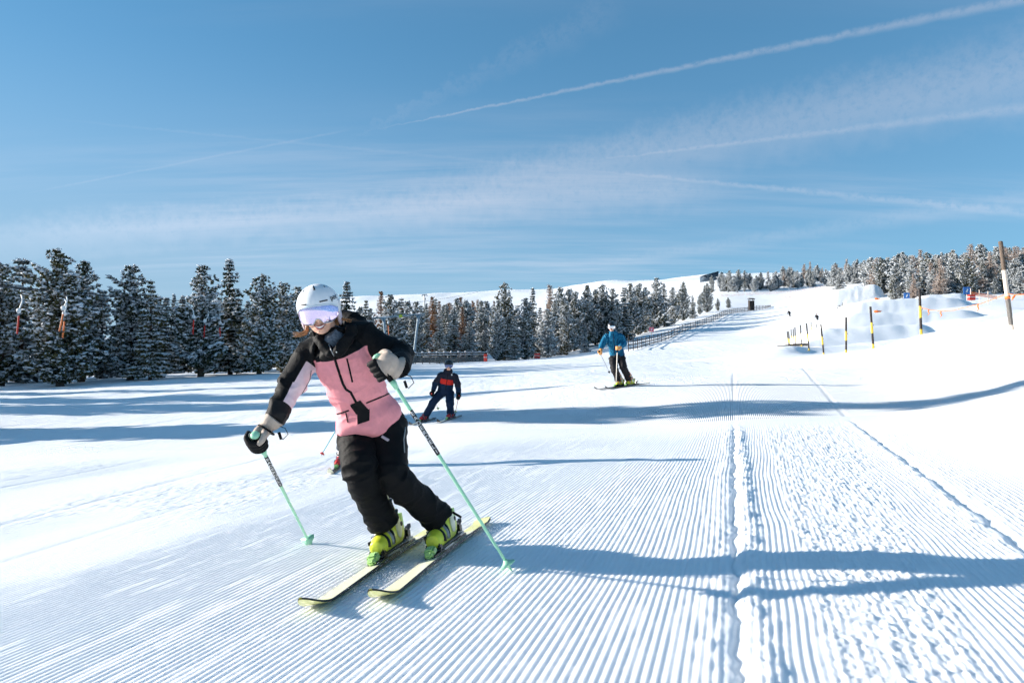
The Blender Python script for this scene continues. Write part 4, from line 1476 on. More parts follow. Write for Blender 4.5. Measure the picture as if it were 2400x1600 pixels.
M['boot_lime'] = material('lime_boot_shell', (0.62, 0.66, 0.05), 0.32, 0.45, var=0.18, var_scale=14)
M['boot_clear'] = material('pale_clear_shell', (0.62, 0.62, 0.46), 0.3, 0.45, var=0.15, var_scale=20)
M['boot_green'] = material('green_binding', (0.36, 0.58, 0.20), 0.3, 0.45, var=0.25, var_scale=18)
M['boot_red'] = material('red_boot_shell', (0.62, 0.03, 0.03), 0.32, 0.45)
M['boot_white'] = material('white_boot_shell', (0.74, 0.72, 0.72), 0.35, 0.4)
M['ski_yellow'] = material('yellow_ski_deck', (0.80, 0.79, 0.30), 0.28, 0.5, coat=0.3)
M['ski_white'] = material('white_ski_deck', (0.84, 0.83, 0.62), 0.28, 0.5, coat=0.3)
M['ski_black'] = material('black_ski', (0.015, 0.016, 0.018), 0.35, 0.5)
M['pole_mint'] = material('mint_green_pole', (0.33, 0.68, 0.45), 0.3, 0.5, coat=0.2)
M['pole_white'] = material('cream_pole', (0.78, 0.70, 0.60), 0.35, 0.5)
M['pole_teal'] = material('teal_pole', (0.04, 0.36, 0.42), 0.35, 0.5)
M['pole_red'] = material('red_pole', (0.50, 0.04, 0.07), 0.35, 0.5)
M['pole_grey'] = material('grey_pole', (0.34, 0.34, 0.36), 0.35, 0.5)
M['basket_lime'] = material('lime_basket', (0.60, 0.62, 0.25), 0.4, 0.4)
M['powder'] = material('snow_powder', (0.93, 0.94, 0.95), 0.8, 0.1)
_pt = NT(M['powder'].node_tree)
_pb = M['powder'].node_tree.nodes['Principled BSDF']
_tl = _pt.n('ShaderNodeBsdfTranslucent')
_tl.inputs[0].default_value = (0.93, 0.94, 0.95, 1)
_mx = _pt.n('ShaderNodeMixShader')
_mx.inputs[0].default_value = 0.5
_pt.link(_pb.outputs[0], _mx.inputs[1])
_pt.link(_tl.outputs[0], _mx.inputs[2])
_pt.link(_mx.outputs[0], M['powder'].node_tree.nodes['Material Output'].inputs[0])
M['print_white'] = material('white_print', (0.80, 0.80, 0.80), 0.5, 0.3)


def loft(rings, n=22):
    """rings: (centre, axis a, axis b) -> closed verts, quads, tris; superellipse-ish sections"""
    V, Qd, Tr = [], [], []
    for (c, a, b) in rings:
        for k in range(n):
            t = 2 * math.pi * k / n
            ct, st = math.cos(t), math.sin(t)
            V.append(c + a * ct + b * st)
    for i in range(len(rings) - 1):
        for k in range(n):
            Qd.append((i * n + k, i * n + (k + 1) % n, (i + 1) * n + (k + 1) % n, (i + 1) * n + k))
    c0, c1 = len(V), len(V) + 1
    V += [rings[0][0], rings[-1][0]]
    m = (len(rings) - 1) * n
    for k in range(n):
        Tr.append((c0, (k + 1) % n, k))
        Tr.append((c1, m + k, m + (k + 1) % n))
    return np.array([v[:] for v in V]), np.array(Qd), np.array(Tr)


def catmull(pts, rad, m=6):
    P_ = [Vector(p) for p in pts]
    out, ro = [], []
    for i in range(len(P_) - 1):
        p0, p1, p2, p3 = P_[max(i - 1, 0)], P_[i], P_[i + 1], P_[min(i + 2, len(P_) - 1)]
        for k in range(m):
            t = k / m
            out.append(0.5 * ((2 * p1) + (p2 - p0) * t + (2 * p0 - 5 * p1 + 4 * p2 - p3) * t * t + (3 * p1 - p0 - 3 * p2 + p3) * t ** 3))
            tt = t * t * (3 - 2 * t)
            ro.append(rad[i] * (1 - tt) + rad[i + 1] * tt)
    out.append(P_[-1])
    ro.append(rad[-1])
    return out, ro


def limb(pts, rad, n=18, m=6):
    p, r = catmull(pts, rad, m)
    return sweep_np(p, r, n)


def blob(c, ax, n=2):
    """ellipsoid, ax: three axis vectors"""
    bm = bmesh.new()
    bmesh.ops.create_icosphere(bm, subdivisions=n + 1, radius=1)
    V = np.array([v.co[:] for v in bm.verts])
    F = np.array([[v.index for v in f.verts] for f in bm.faces])
    bm.free()
    A_ = np.array([a[:] for a in ax])
    return V @ A_ + np.array(c[:]), np.zeros((0, 4), int), F


def fuse(name, parts, voxel, smooth=4, mats=(), origin=None, fac=0.5):
    """one continuous surface out of overlapping closed pieces"""
    VV, QQ, TT, off = [], [], [], 0
    for (v, q, t) in parts:
        VV.append(v)
        if len(q):
            QQ.append(q + off)
        if len(t):
            TT.append(t + off)
        off += len(v)
    me = np_mesh('tmp', np.concatenate(VV), np.concatenate(QQ) if QQ else None, np.concatenate(TT) if TT else None)
    o = bpy.data.objects.new('tmp', me)
    COL.objects.link(o)
    rm = o.modifiers.new('r', 'REMESH')
    rm.mode = 'VOXEL'
    rm.voxel_size = voxel
    rm.use_smooth_shade = True
    if smooth:
        sm = o.modifiers.new('s', 'SMOOTH')
        sm.factor = fac
        sm.iterations = smooth
    dg = bpy.context.evaluated_depsgraph_get()
    res = bpy.data.meshes.new_from_object(o.evaluated_get(dg))
    bpy.data.objects.remove(o, do_unlink=True)
    bpy.data.meshes.remove(me)
    res.name = name
    n = len(res.vertices)
    co = np.empty(n * 3, np.float32)
    res.vertices.foreach_get('co', co)
    co = co.reshape(-1, 3).astype(np.float64)
    if origin is not None:
        co = co - np.array(origin[:])
        res.vertices.foreach_set('co', co.astype(np.float32).ravel())
    res.materials.clear()
    for mt in mats:
        res.materials.append(mt)
    res.polygons.foreach_set('use_smooth', np.ones(len(res.polygons), bool))
    res.update()
    return res


def get_co(me):
    co = np.empty(len(me.vertices) * 3, np.float32)
    me.vertices.foreach_get('co', co)
    return co.reshape(-1, 3).astype(np.float64)


def get_no(me):
    no = np.empty(len(me.vertices) * 3, np.float32)
    me.vertices.foreach_get('normal', no)
    return no.reshape(-1, 3).astype(np.float64)


def set_co(me, co):
    me.vertices.foreach_set('co', co.astype(np.float32).ravel())
    me.update()


def seg_info(co, segs):
    """nearest bone of each vertex: index, parameter, axis"""
    best = np.full(len(co), 1e9)
    idx = np.zeros(len(co), int)
    par = np.zeros(len(co))
    for k, (a, b) in enumerate(segs):
        a, b = np.array(a[:]), np.array(b[:])
        ab = b - a
        t = np.clip(((co - a) @ ab) / (ab @ ab), 0, 1)
        d = np.linalg.norm(co - (a + t[:, None] * ab), axis=1)
        m = d < best
        best[m], idx[m], par[m] = d[m], k, t[m]
    return idx, par, best


def wrinkle(me, segs, amp, freq=9.0, seed=0):
    """folds running across each bone, deeper at its ends"""
    co, no = get_co(me), get_no(me)
    idx, par, dist = seg_info(co, segs)
    A0 = np.array([s[0][:] for s in segs])
    A1 = np.array([s[1][:] for s in segs])
    ax = unit(A1 - A0)[idx]
    L = np.linalg.norm(A1 - A0, axis=1)[idx]
    al = ((co - A0[idx]) * ax).sum(1)
    lat = co - A0[idx] - ax * al[:, None]
    p = lat * 5.0 + ax * (al * freq)[:, None] + idx[:, None] * 3.3
    warp = vnoise(co[:, 0] * 7, co[:, 1] * 7, co[:, 2] * 7, seed=seed + 5)
    n1 = vnoise(p[:, 0] + warp, p[:, 1], p[:, 2] + warp * 0.7, seed=seed)
    n2 = vnoise(p[:, 0] * 2.1, p[:, 1] * 2.1 + warp, p[:, 2] * 2.1, seed=seed + 1)
    ridge = (1 - np.abs(n1)) ** 3 - 0.30 + 0.55 * ((1 - np.abs(n2)) ** 3 - 0.30)
    ends = 0.55 + 0.45 * np.abs(par * 2 - 1) ** 1.5
    set_co(me, co + no * (amp * ridge * ends)[:, None])


def seg_dist(co, a, b):
    a, b = np.array(a[:]), np.array(b[:])
    ab = b - a
    t = np.clip(((co - a) @ ab) / (ab @ ab), 0, 1)
    return np.linalg.norm(co - (a + t[:, None] * ab), axis=1), t


class Bvh:
    def __init__(self, me, origin):
        co = get_co(me) + np.array(origin[:])
        self.t = BVHTree.FromPolygons([tuple(c) for c in co], [tuple(p.vertices) for p in me.polygons])

    def hit(self, x, y):
        """point of the garment behind a pixel of the photograph"""
        d = ray(x, y).normalized()
        r = self.t.ray_cast(Vector((0, 0, CAM_H)), d)
        return r[0], r[1]


def strip_on(bvh, name, pix, width, mat, parent, lift=0.003, n=14):
    """a flat tape lying on a garment"""
    pts = []
    for (x0, y0), (x1, y1) in zip(pix[:-1], pix[1:]):
        for k in range(n):
            t = k / n
            pts.append((x0 + (x1 - x0) * t, y0 + (y1 - y0) * t))
    pts.append(pix[-1])
    P_, N_ = [], []
    for q in pts:
        h, nn = bvh.hit(*q)
        if h is not None:
            if nn.dot(h - Vector((0, 0, CAM_H))) > 0:
                nn = -nn
            P_.append(h)
            N_.append(nn)
    if len(P_) < 3:
        return None
    V = []
    off = parent_off(parent)
    for i in range(len(P_)):
        tg = (P_[min(i + 1, len(P_) - 1)] - P_[max(i - 1, 0)]).normalized()
        s = tg.cross(N_[i]).normalized() * (width / 2)
        up = N_[i] * lift
        for v in (P_[i] - s - up, P_[i] - s + up, P_[i] + s + up, P_[i] + s - up):
            V.append((v - off)[:])
    Qd = []
    for i in range(len(P_) - 1):
        for k in range(4):
            Qd.append((i * 4 + k, i * 4 + (k + 1) % 4, i * 4 + 4 + (k + 1) % 4, i * 4 + 4 + k))
    m = (len(P_) - 1) * 4
    Qd += [(3, 2, 1, 0), (m, m + 1, m + 2, m + 3)]
    return link_mesh(name, np_mesh(name, np.array(V), np.array(Qd), mats=[M[mat]], smooth=False), parent)


def parent_off(p):
    o = Vector((0, 0, 0))
    while p is not None:
        o += p.location
        p = p.parent
    return o


def patch_on(bvh, name, quad, mat, parent, lift=0.004, n=10):
    """a sewn patch with four pixel corners on a garment"""
    V, ok = [], True
    off = parent_off(parent)
    (a, b, c, d) = [Vector((q[0], q[1], 0)) for q in quad]
    G = []
    for i in range(n + 1):
        for j in range(n + 1):
            u, v = i / n, j / n
            q = a * (1 - u) * (1 - v) + b * u * (1 - v) + c * u * v + d * (1 - u) * v
            h, nn = bvh.hit(q.x, q.y)
            if h is None:
                h, nn = (G[-1] if G else P3(q.x, q.y, 3.5)), Vector((0, -1, 0))
                V.append((h - off)[:])
                continue
            if nn.dot(h - Vector((0, 0, CAM_H))) > 0:
                nn = -nn
            G.append(h + nn * lift)
            V.append((h + nn * lift - off)[:])
    i = np.arange((n + 1) ** 2).reshape(n + 1, n + 1)
    q = np.stack([i[:-1, :-1], i[1:, :-1], i[1:, 1:], i[:-1, 1:]], -1).reshape(-1, 4)
    return link_mesh(name, np_mesh(name, np.array(V), q, mats=[M[mat]]), parent)


# ------------------------------------------------------------------ hands
def glove(parent, c, axis, wrist, back_hint, s=1.0, voxel=0.0035, main='glove_sand', grip='black_soft', split=True):
    """a closed gloved hand round a pole grip.
    c: centre of the grip in the fist, axis: grip direction towards the thumb end, wrist: where the sleeve ends"""
    c, wrist = Vector(c), Vector(wrist)
    axis = Vector(axis).normalized()
    side = c - wrist
    side = (side - axis * side.dot(axis)).normalized()
    back = axis.cross(side).normalized()
    if back.dot(Vector(back_hint)) < 0:
        back = -back
    rG = 0.021 * s
    parts_f, parts_p = [], []
    widths = (0.0125, 0.0132, 0.0125, 0.0108)
    lens = (1.0, 1.05, 1.0, 0.9)
    for k in range(4):
        z = (0.034 - 0.0245 * k) * s
        pts, rad = [], []
        for j, (an, rr) in enumerate(((-8, 2.35), (35, 2.2), (80, 1.95), (125, 1.75), (170, 1.6), (215, 1.5), (250, 1.4))):
            t = math.radians(an * lens[k])
            pts.append(c + axis * z + (back * math.cos(t) + side * math.sin(t)) * rG * rr)
            rad.append(widths[k] * s * (1.15, 1.1, 1.05, 1.0, 1.0, 0.95, 0.75)[j])
        parts_f.append(limb(pts, rad, 10, 4))
    palm_c = c + back * 0.022 * s - side * 0.036 * s - axis * 0.003 * s
    parts_p.append(blob(palm_c, (axis * 0.050 * s, side * 0.048 * s, back * 0.030 * s)))
    parts_p.append(blob(c + back * 0.034 * s + side * 0.004 * s, (axis * 0.048 * s, side * 0.026 * s, back * 0.020 * s)))
    parts_p.append(limb([palm_c, palm_c.lerp(wrist, 0.5), palm_c.lerp(wrist, 0.8), wrist + (wrist - palm_c) * 0.12], [0.038 * s, 0.036 * s, 0.046 * s, 0.052 * s], 14, 4))
    tp = [c + axis * 0.026 * s - side * 0.048 * s - back * 0.004 * s,
          c + axis * 0.044 * s - side * 0.028 * s - back * 0.030 * s,
          c + axis * 0.042 * s + side * 0.002 * s - back * 0.040 * s,
          c + axis * 0.032 * s + side * 0.028 * s - back * 0.034 * s]
    parts_p.append(limb(tp, [0.018 * s, 0.0165 * s, 0.015 * s, 0.0115 * s], 10, 4))
    off = parent_off(parent)
    g = link_mesh('glove', fuse('glove', parts_p + (parts_f if not split else []), voxel, 3, [M[main]], off), parent)
    if split:
        link_mesh('fingers', fuse('fingers', parts_f, voxel, 2, [M[grip]], off), g)
    return g


# ------------------------------------------------------------------ skis, boots, poles
def frame_from(f, n):
    f = Vector(f).normalized()
    n = Vector(n)
    n = (n - f * f.dot(n)).normalized()
    l = n.cross(f)
    return f, l, n


def ski(label, boot_c, f, n, s=1.0, deck='ski_yellow', deck2='ski_white', group=None, ahead=0.98, behind=0.70, waist=0.068, tip_rise=0.085, name='ski', binding=True, bind='boot_green', cat='ski', bend=0.0, base='ski_yellow'):
    f, l, n = frame_from(f, n)
    root = empty(name, boot_c)
    tag(root, label, cat, group)
    xs = np.concatenate([np.linspace(-behind, ahead * 0.82, 26), np.linspace(ahead * 0.84, ahead, 12)]) * s
    top, bot, edge = [], [], []
    for x in xs:
        u = x / s
        w = waist + (0.040 * max(0, u / ahead) ** 1.7 if u > 0 else 0.038 * (-u / behind) ** 1.7)
        if u > ahead * 0.84:
            k = (u - ahead * 0.84) / (ahead * 0.16)
            w *= math.sqrt(max(0.015, 1 - k ** 1.8))
        if u < -behind + 0.05:
            k = (-behind + 0.05 - u) / 0.05
            w *= math.sqrt(max(0.25, 1 - 0.6 * k * k))
        z = 0.004 - bend * (1 - (u / ahead) ** 2 if u > 0 else 1 - (u / behind) ** 2)
        if u > ahead * 0.80:
            z += tip_rise * ((u - ahead * 0.80) / (ahead * 0.20)) ** 2
        if u < -behind * 0.92:
            z += 0.012
        th = 0.017 * (1 - 0.75 * abs(u) / ahead) + 0.003
        w *= s
        c = f * x + n * z * s
        top.append((c + l * w * 0.46 + n * th * s, c - l * w * 0.46 + n * th * s))
        bot.append((c + l * w * 0.5, c - l * w * 0.5))
    m = len(xs)

    def strip(name_, A_, mats, parent, closed=False):
        V = np.array([v[:] for row in A_ for v in row])
        k = len(A_[0])
        Qd = []
        for i in range(m - 1):
            for j in range(k - 1):
                Qd.append((i * k + j, i * k + j + 1, (i + 1) * k + j + 1, (i + 1) * k + j))
        return np_mesh(name_, V, np.array(Qd), mats=mats)

    deck_me = strip('deck', [(t[0], (t[0] + t[1]) / 2 + n * 0.0015, t[1]) for t in top], [M[deck], M[deck2]], root)
    mi = np.zeros(len(deck_me.polygons), np.int32)
    for i in range(m - 1):
        u = 0.5 * (xs[i] + xs[i + 1]) / s / ahead
        if 0.20 < u < 0.80 or -0.45 < u < -0.2:
            mi[i * 2] = 1
            mi[i * 2 + 1] = 1
    deck_me.polygons.foreach_set('material_index', mi)
    link_mesh('deck', deck_me, root)
    link_mesh('sidewall', strip('sidewall', [(t[0], b[0]) for t, b in zip(top, bot)], [M['ski_black']], root), root)
    link_mesh('sidewall', strip('sidewall', [(b[1], t[1]) for t, b in zip(top, bot)], [M['ski_black']], root), root)
    link_mesh('base', strip('base', [(b[0] - n * 0.002 * s, b[1] - n * 0.002 * s) for t, b in zip(top, bot)], [M[base]], root), root)
    if binding:
        R_ = Matrix((f, l, n)).transposed()

        def bx(nm, x, y, z, sx, sy, sz, mt, par=root, rot=None):
            return place(nm, 'chunk' if nm.split('_')[0] in ('toe', 'heel') else 'box', mt, par, Vector(boot_c) + (f * x + l * y + n * z) * s, R_ if rot is None else R_ @ rot, (sx * s, sy * s, sz * s))
        bx('binding_plate', -0.02, 0, 0.026, 0.50, 0.062, 0.014, 'black_gloss')
        tp = bx('toe_piece', 0.205, 0, 0.054, 0.062, 0.058, 0.042, bind, rot=Matrix.Rotation(0.35, 3, 'Y'))
        bx('toe_nose', 0.232, 0, 0.040, 0.036, 0.044, 0.03, bind, rot=Matrix.Rotation(0.9, 3, 'Y'))
        bx('toe_wing', 0.150, 0.036, 0.058, 0.045, 0.014, 0.042, 'black_gloss')
        bx('toe_wing', 0.150, -0.036, 0.058, 0.045, 0.014, 0.042, 'black_gloss')
        bx('heel_track', -0.215, 0, 0.040, 0.12, 0.055, 0.022, 'steel')
        bx('heel_piece', -0.205, 0, 0.078, 0.060, 0.062, 0.062, 'black_gloss', rot=Matrix.Rotation(-0.3, 3, 'Y'))
        bx('heel_lever', -0.255, 0, 0.095, 0.085, 0.034, 0.014, 'black_gloss', rot=Matrix.Rotation(0.45, 3, 'Y'))
        bx('brake_arm', 0.06, 0.046, 0.036, 0.14, 0.008, 0.010, 'steel')
        bx('brake_arm', 0.06, -0.046, 0.036, 0.14, 0.008, 0.010, 'steel')
    return root


def boot(parent, c, f, n, knee, s=1.0, shell='boot_lime', cuffm='boot_clear', voxel=0.006, detail=True, buckle='black_gloss', accent='boot_green', panel='boot_clear'):
    """ski boot standing at c, toes along f"""
    f, l, n = frame_from(f, n)
    c = Vector(c)

    def L(x, y, z):
        return c + (f * x + l * y + n * z) * s
    off = parent_off(parent)
    ank = L(-0.055, 0, 0.115)
    up = (Vector(knee) - ank).normalized()
    rings = []
    for (x, z, w, h) in ((0.155, 0.045, 0.020, 0.020), (0.150, 0.050, 0.036, 0.034), (0.115, 0.055, 0.048, 0.045), (0.06, 0.066, 0.049, 0.056), (0.0, 0.082, 0.046, 0.072),
                         (-0.055, 0.090, 0.045, 0.080), (-0.105, 0.085, 0.041, 0.072), (-0.128, 0.070, 0.030, 0.050)):
        rings.append((L(x, 0, z), l * w * s, n * h * s))
    lower = loft(rings)
    sole = loft([(L(x, 0, 0.012), l * w * s, n * 0.012 * s) for (x, w) in ((0.168, 0.020), (0.160, 0.034), (0.10, 0.040), (0.0, 0.036), (-0.10, 0.036), (-0.142, 0.034), (-0.15, 0.02))], 14)
    g = link_mesh('boot', fuse('boot', [lower], voxel, 3, [M[shell]], off), parent)
    link_mesh('sole', np_mesh('sole', sole[0] - np.array(off[:]), sole[1], sole[2], mats=[M['black_gloss']]), g)
    fr = (f - up * f.dot(up)).normalized()
    rings = []
    for (t, a, b, sh) in ((0.0, 0.050, 0.062, 0.0), (0.06, 0.050, 0.066, 0.002), (0.12, 0.050, 0.066, 0.003), (0.19, 0.054, 0.066, 0.004), (0.215, 0.055, 0.067, 0.004)):
        rings.append((ank + up * (t + 0.01) * s + fr * sh * s, l * a * s, fr * b * s))
    cu = loft(rings)
    link_mesh('cuff', fuse('cuff', [cu], voxel, 2, [M[cuffm]], off), g)
    if detail:
        # buckles: bowed straps across instep and cuff
        def strap(x, z, w, hgt, tilt, nm='buckle', mt=buckle):
            pts = []
            for k in range(13):
                t = math.radians(-100 + 200 * k / 12)
                pts.append(L(x - tilt * math.cos(t), w * math.sin(t), z + hgt * math.cos(t)))
            tube(nm, pts, 0.0095 * s, mt, g, 8)
        strap(0.105, 0.050, 0.049, 0.052, 0.012)
        strap(0.055, 0.060, 0.052, 0.062, 0.02)
        strap(0.060, 0.055, 0.051, 0.062, 0.0, 'ladder', 'steel')
        for t in (0.07, 0.15):
            pts = []
            for k in range(13):
                a = math.radians(-110 + 220 * k / 12)
                pts.append(ank + up * (t + 0.01) * s + (fr * 0.071 * math.cos(a) + l * 0.056 * math.sin(a)) * s)
            tube('buckle', pts, 0.009 * s, buckle, g, 8)
        place('buckle_lever', 'box', 'steel', g, L(0.055, -0.050, 0.085), Matrix((f, l, n)).transposed(), (0.05 * s, 0.012 * s, 0.02 * s))
        place('buckle_lever', 'box', buckle, g, L(0.105, -0.046, 0.072), Matrix((f, l, n)).transposed(), (0.045 * s, 0.012 * s, 0.018 * s))
        place('heel_spoiler', 'box', accent, g, L(-0.130, 0, 0.115), Matrix((f, l, n)).transposed(), (0.022 * s, 0.055 * s, 0.09 * s))
        place('spine', 'box', buckle, g, ank + up * 0.16 * s - fr * 0.066 * s, axes(up, f), (0.02 * s, 0.03 * s, 0.14 * s))
        for sy in (-1, 1):
            bl = blob(L(-0.035, sy * 0.047, 0.105), (f * 0.030 * s, l * 0.009 * s, n * 0.052 * s))
            link_mesh('side_panel', np_mesh('side_panel', bl[0] - np.array(off[:]), None, bl[2], mats=[M[panel]]), g)
            bl = blob(L(-0.055, sy * 0.056, 0.118), (f * 0.012 * s, l * 0.004 * s, n * 0.012 * s))
            link_mesh('pivot', np_mesh('pivot', bl[0] - np.array(off[:]), None, bl[2], mats=[M[buckle]]), g)
        # maker's mark: three small triangles on the toe
        for (dx, dy) in ((0.0, 0.008), (0.0, -0.008), (0.012, 0.0)):
            p = L(0.092 + dx, -0.020 + dy, 0.1015 - dx * 0.3)
            tri = np.array([(p + (f * a + l * b) * s * 0.006 + n * h - off)[:] for (a, b, h) in ((1, 0, 0), (-0.7, 0.9, 0), (-0.7, -0.9, 0), (1, 0, -0.01), (-0.7, 0.9, -0.01), (-0.7, -0.9, -0.01))])
            link_mesh('logo', np_mesh('logo', tri, np.array([[0, 1, 4, 3], [1, 2, 5, 4], [2, 0, 3, 5]]), np.array([[0, 2, 1], [3, 4, 5]]), mats=[M['black_gloss']], smooth=False), g)
    return g


def ski_pole(label, top, tip, shaft='pole_mint', grip='black_soft', cap=None, basket='pole_mint', s=1.0, r=0.0085, band=None, group=None, text=None):
    top, tip = Vector(top), Vector(tip)
    ax = (tip - top).normalized()
    L = (tip - top).length
    o = empty('ski_pole', tip)
    tag(o, label, 'ski pole', group)
    a, b = (top + ax * 0.12 * s), (tip - ax * 0.03 * s)
    n_ = 10
    tube('shaft', [a.lerp(b, i / n_) for i in range(n_ + 1)], [r * (1.0 - 0.25 * i / n_) for i in range(n_ + 1)], shaft, o, 12)
    tube('grip', [top + ax * t * s for t in (0.012, 0.02, 0.05, 0.09, 0.125, 0.14)], [0.014 * s, 0.017 * s, 0.0145 * s, 0.016 * s, 0.0155 * s, 0.010 * s], grip, o, 14)
    tube('grip_cap', [top + ax * t * s for t in (-0.004, 0.0, 0.008, 0.018)], [0.008 * s, 0.017 * s, 0.021 * s, 0.015 * s], cap or shaft, o, 14)
    tube('collar', [top + ax * t * s for t in (0.13, 0.15, 0.17)], [0.0145 * s, 0.013 * s, r * 1.1], cap or shaft, o, 12)
    bc = tip - ax * 0.055 * s
    rings = []
    bk = tube('basket', [bc - ax * 0.018 * s, bc - ax * 0.008 * s, bc, bc + ax * 0.006 * s, bc + ax * 0.012 * s], [0.010 * s, 0.014 * s, 0.034 * s, 0.030 * s, 0.009 * s], basket, o, 12)
    # star-shaped rim
    co = get_co(bk.data)
    cc = np.array((bc - o.location)[:])
    d = co - cc
    axn = np.array(ax[:])
    al = d @ axn
    lat = d - al[:, None] * axn
    rr = np.linalg.norm(lat, axis=1)
    e1 = np.array(ax.orthogonal().normalized()[:])
    e2 = np.cross(axn, e1)
    th = np.arctan2(lat @ e2, lat @ e1)
    set_co(bk.data, cc + al[:, None] * axn + lat * np.where(rr > 0.02 * s, 1 + 0.28 * np.cos(3 * th), 1.0)[:, None])
    tube('tip', [tip - ax * 0.045 * s, tip - ax * 0.02 * s, tip], [0.006 * s, 0.005 * s, 0.0015 * s], 'steel' if basket != 'pole_mint' else 'pole_mint', o, 8)
    if band:
        t0, t1 = band
        p0, p1 = top + ax * L * t0, top + ax * L * t1
        rb = r * 1.06
        tube('dark_band', [p0.lerp(p1, i / 4) for i in range(5)], rb, 'black_gloss', o, 12)
        if text:
            # lettering running down the shaft on the side towards the viewer
            view = (Vector((0, 0, CAM_H)) - p0).normalized()
            nn = (view - ax * view.dot(ax)).normalized()
            sd = ax.cross(nn)
            for k, ch in enumerate(text):
                if ch == ' ':
                    continue
                cu = bpy.data.curves.new('letter', 'FONT')
                cu.body = ch
                cu.size = 0.026 * s
                cu.extrude = 0.0006
                cu.align_x, cu.align_y = 'CENTER', 'CENTER'
                to = bpy.data.objects.new('letter', cu)
                COL.objects.link(to)
                dg = bpy.context.evaluated_depsgraph_get()
                me = bpy.data.meshes.new_from_object(to.evaluated_get(dg))
                bpy.data.objects.remove(to, do_unlink=True)
                me.materials.clear()
                me.materials.append(M['print_white'])
                lo = link_mesh('letter', me, o)
                mt = Matrix((-sd, -ax, nn)).transposed().to_4x4()
                mt = Matrix((ax, -sd, nn)).transposed().to_4x4() if False else mt
                mt.translation = p0.lerp(p1, (k + 0.7) / (len(text) + 0.4)) + nn * (rb + 0.0008) - o.location
                lo.matrix_basis = mt
    return o


# ------------------------------------------------------------------ heads
def head_frame(fwd, roll_deg):
    F = Vector(fwd).normalized()
    R0 = Vector((0, 0, 1)).cross(-F).normalized() * -1      # image right when facing the camera
    R0 = F.cross(Vector((0, 0, 1))).normalized() * -1
    U0 = R0.cross(F) * -1
    U0 = F.cross(R0) if F.cross(R0).z > 0 else R0.cross(F)
    a = math.radians(roll_deg)
    R = R0 * math.cos(a) + U0 * math.sin(a)
    U = U0 * math.cos(a) - R0 * math.sin(a)
    return F, R, U


def ell_patch(c, F, R, U, ax, az_rng, el_fn, n=(40, 16), thick=0.006):
    """shell patch on an ellipsoid; el_fn(azimuth in radians) -> (low, high) elevation"""
    nu, nv = n
    outer, inner = [], []
    for i in range(nu + 1):
        az = az_rng[0] + (az_rng[1] - az_rng[0]) * i / nu
        lo, hi = el_fn(az)
        for j in range(nv + 1):
            el = lo + (hi - lo) * j / nv
            d = (R * math.sin(az) * math.cos(el) * ax[0] + F * math.cos(az) * math.cos(el) * ax[1] + U * math.sin(el) * ax[2])
            outer.append(c + d)
            inner.append(c + d * (1 - thick / max(d.length, 1e-4)))
    V = np.array([v[:] for v in outer + inner])
    k = (nu + 1) * (nv + 1)
    i = np.arange(k).reshape(nu + 1, nv + 1)
    qo = np.stack([i[:-1, :-1], i[1:, :-1], i[1:, 1:], i[:-1, 1:]], -1).reshape(-1, 4)
    qi = qo[:, ::-1] + k
    rim = []
    for a in range(nu):
        rim += [(i[a + 1, 0], i[a, 0], i[a, 0] + k, i[a + 1, 0] + k), (i[a, nv], i[a + 1, nv], i[a + 1, nv] + k, i[a, nv] + k)]
    for b in range(nv):
        rim += [(i[0, b], i[0, b + 1], i[0, b + 1] + k, i[0, b] + k), (i[nu, b + 1], i[nu, b], i[nu, b] + k, i[nu, b + 1] + k)]
    return V, np.concatenate([qo, qi, np.array(rim)])


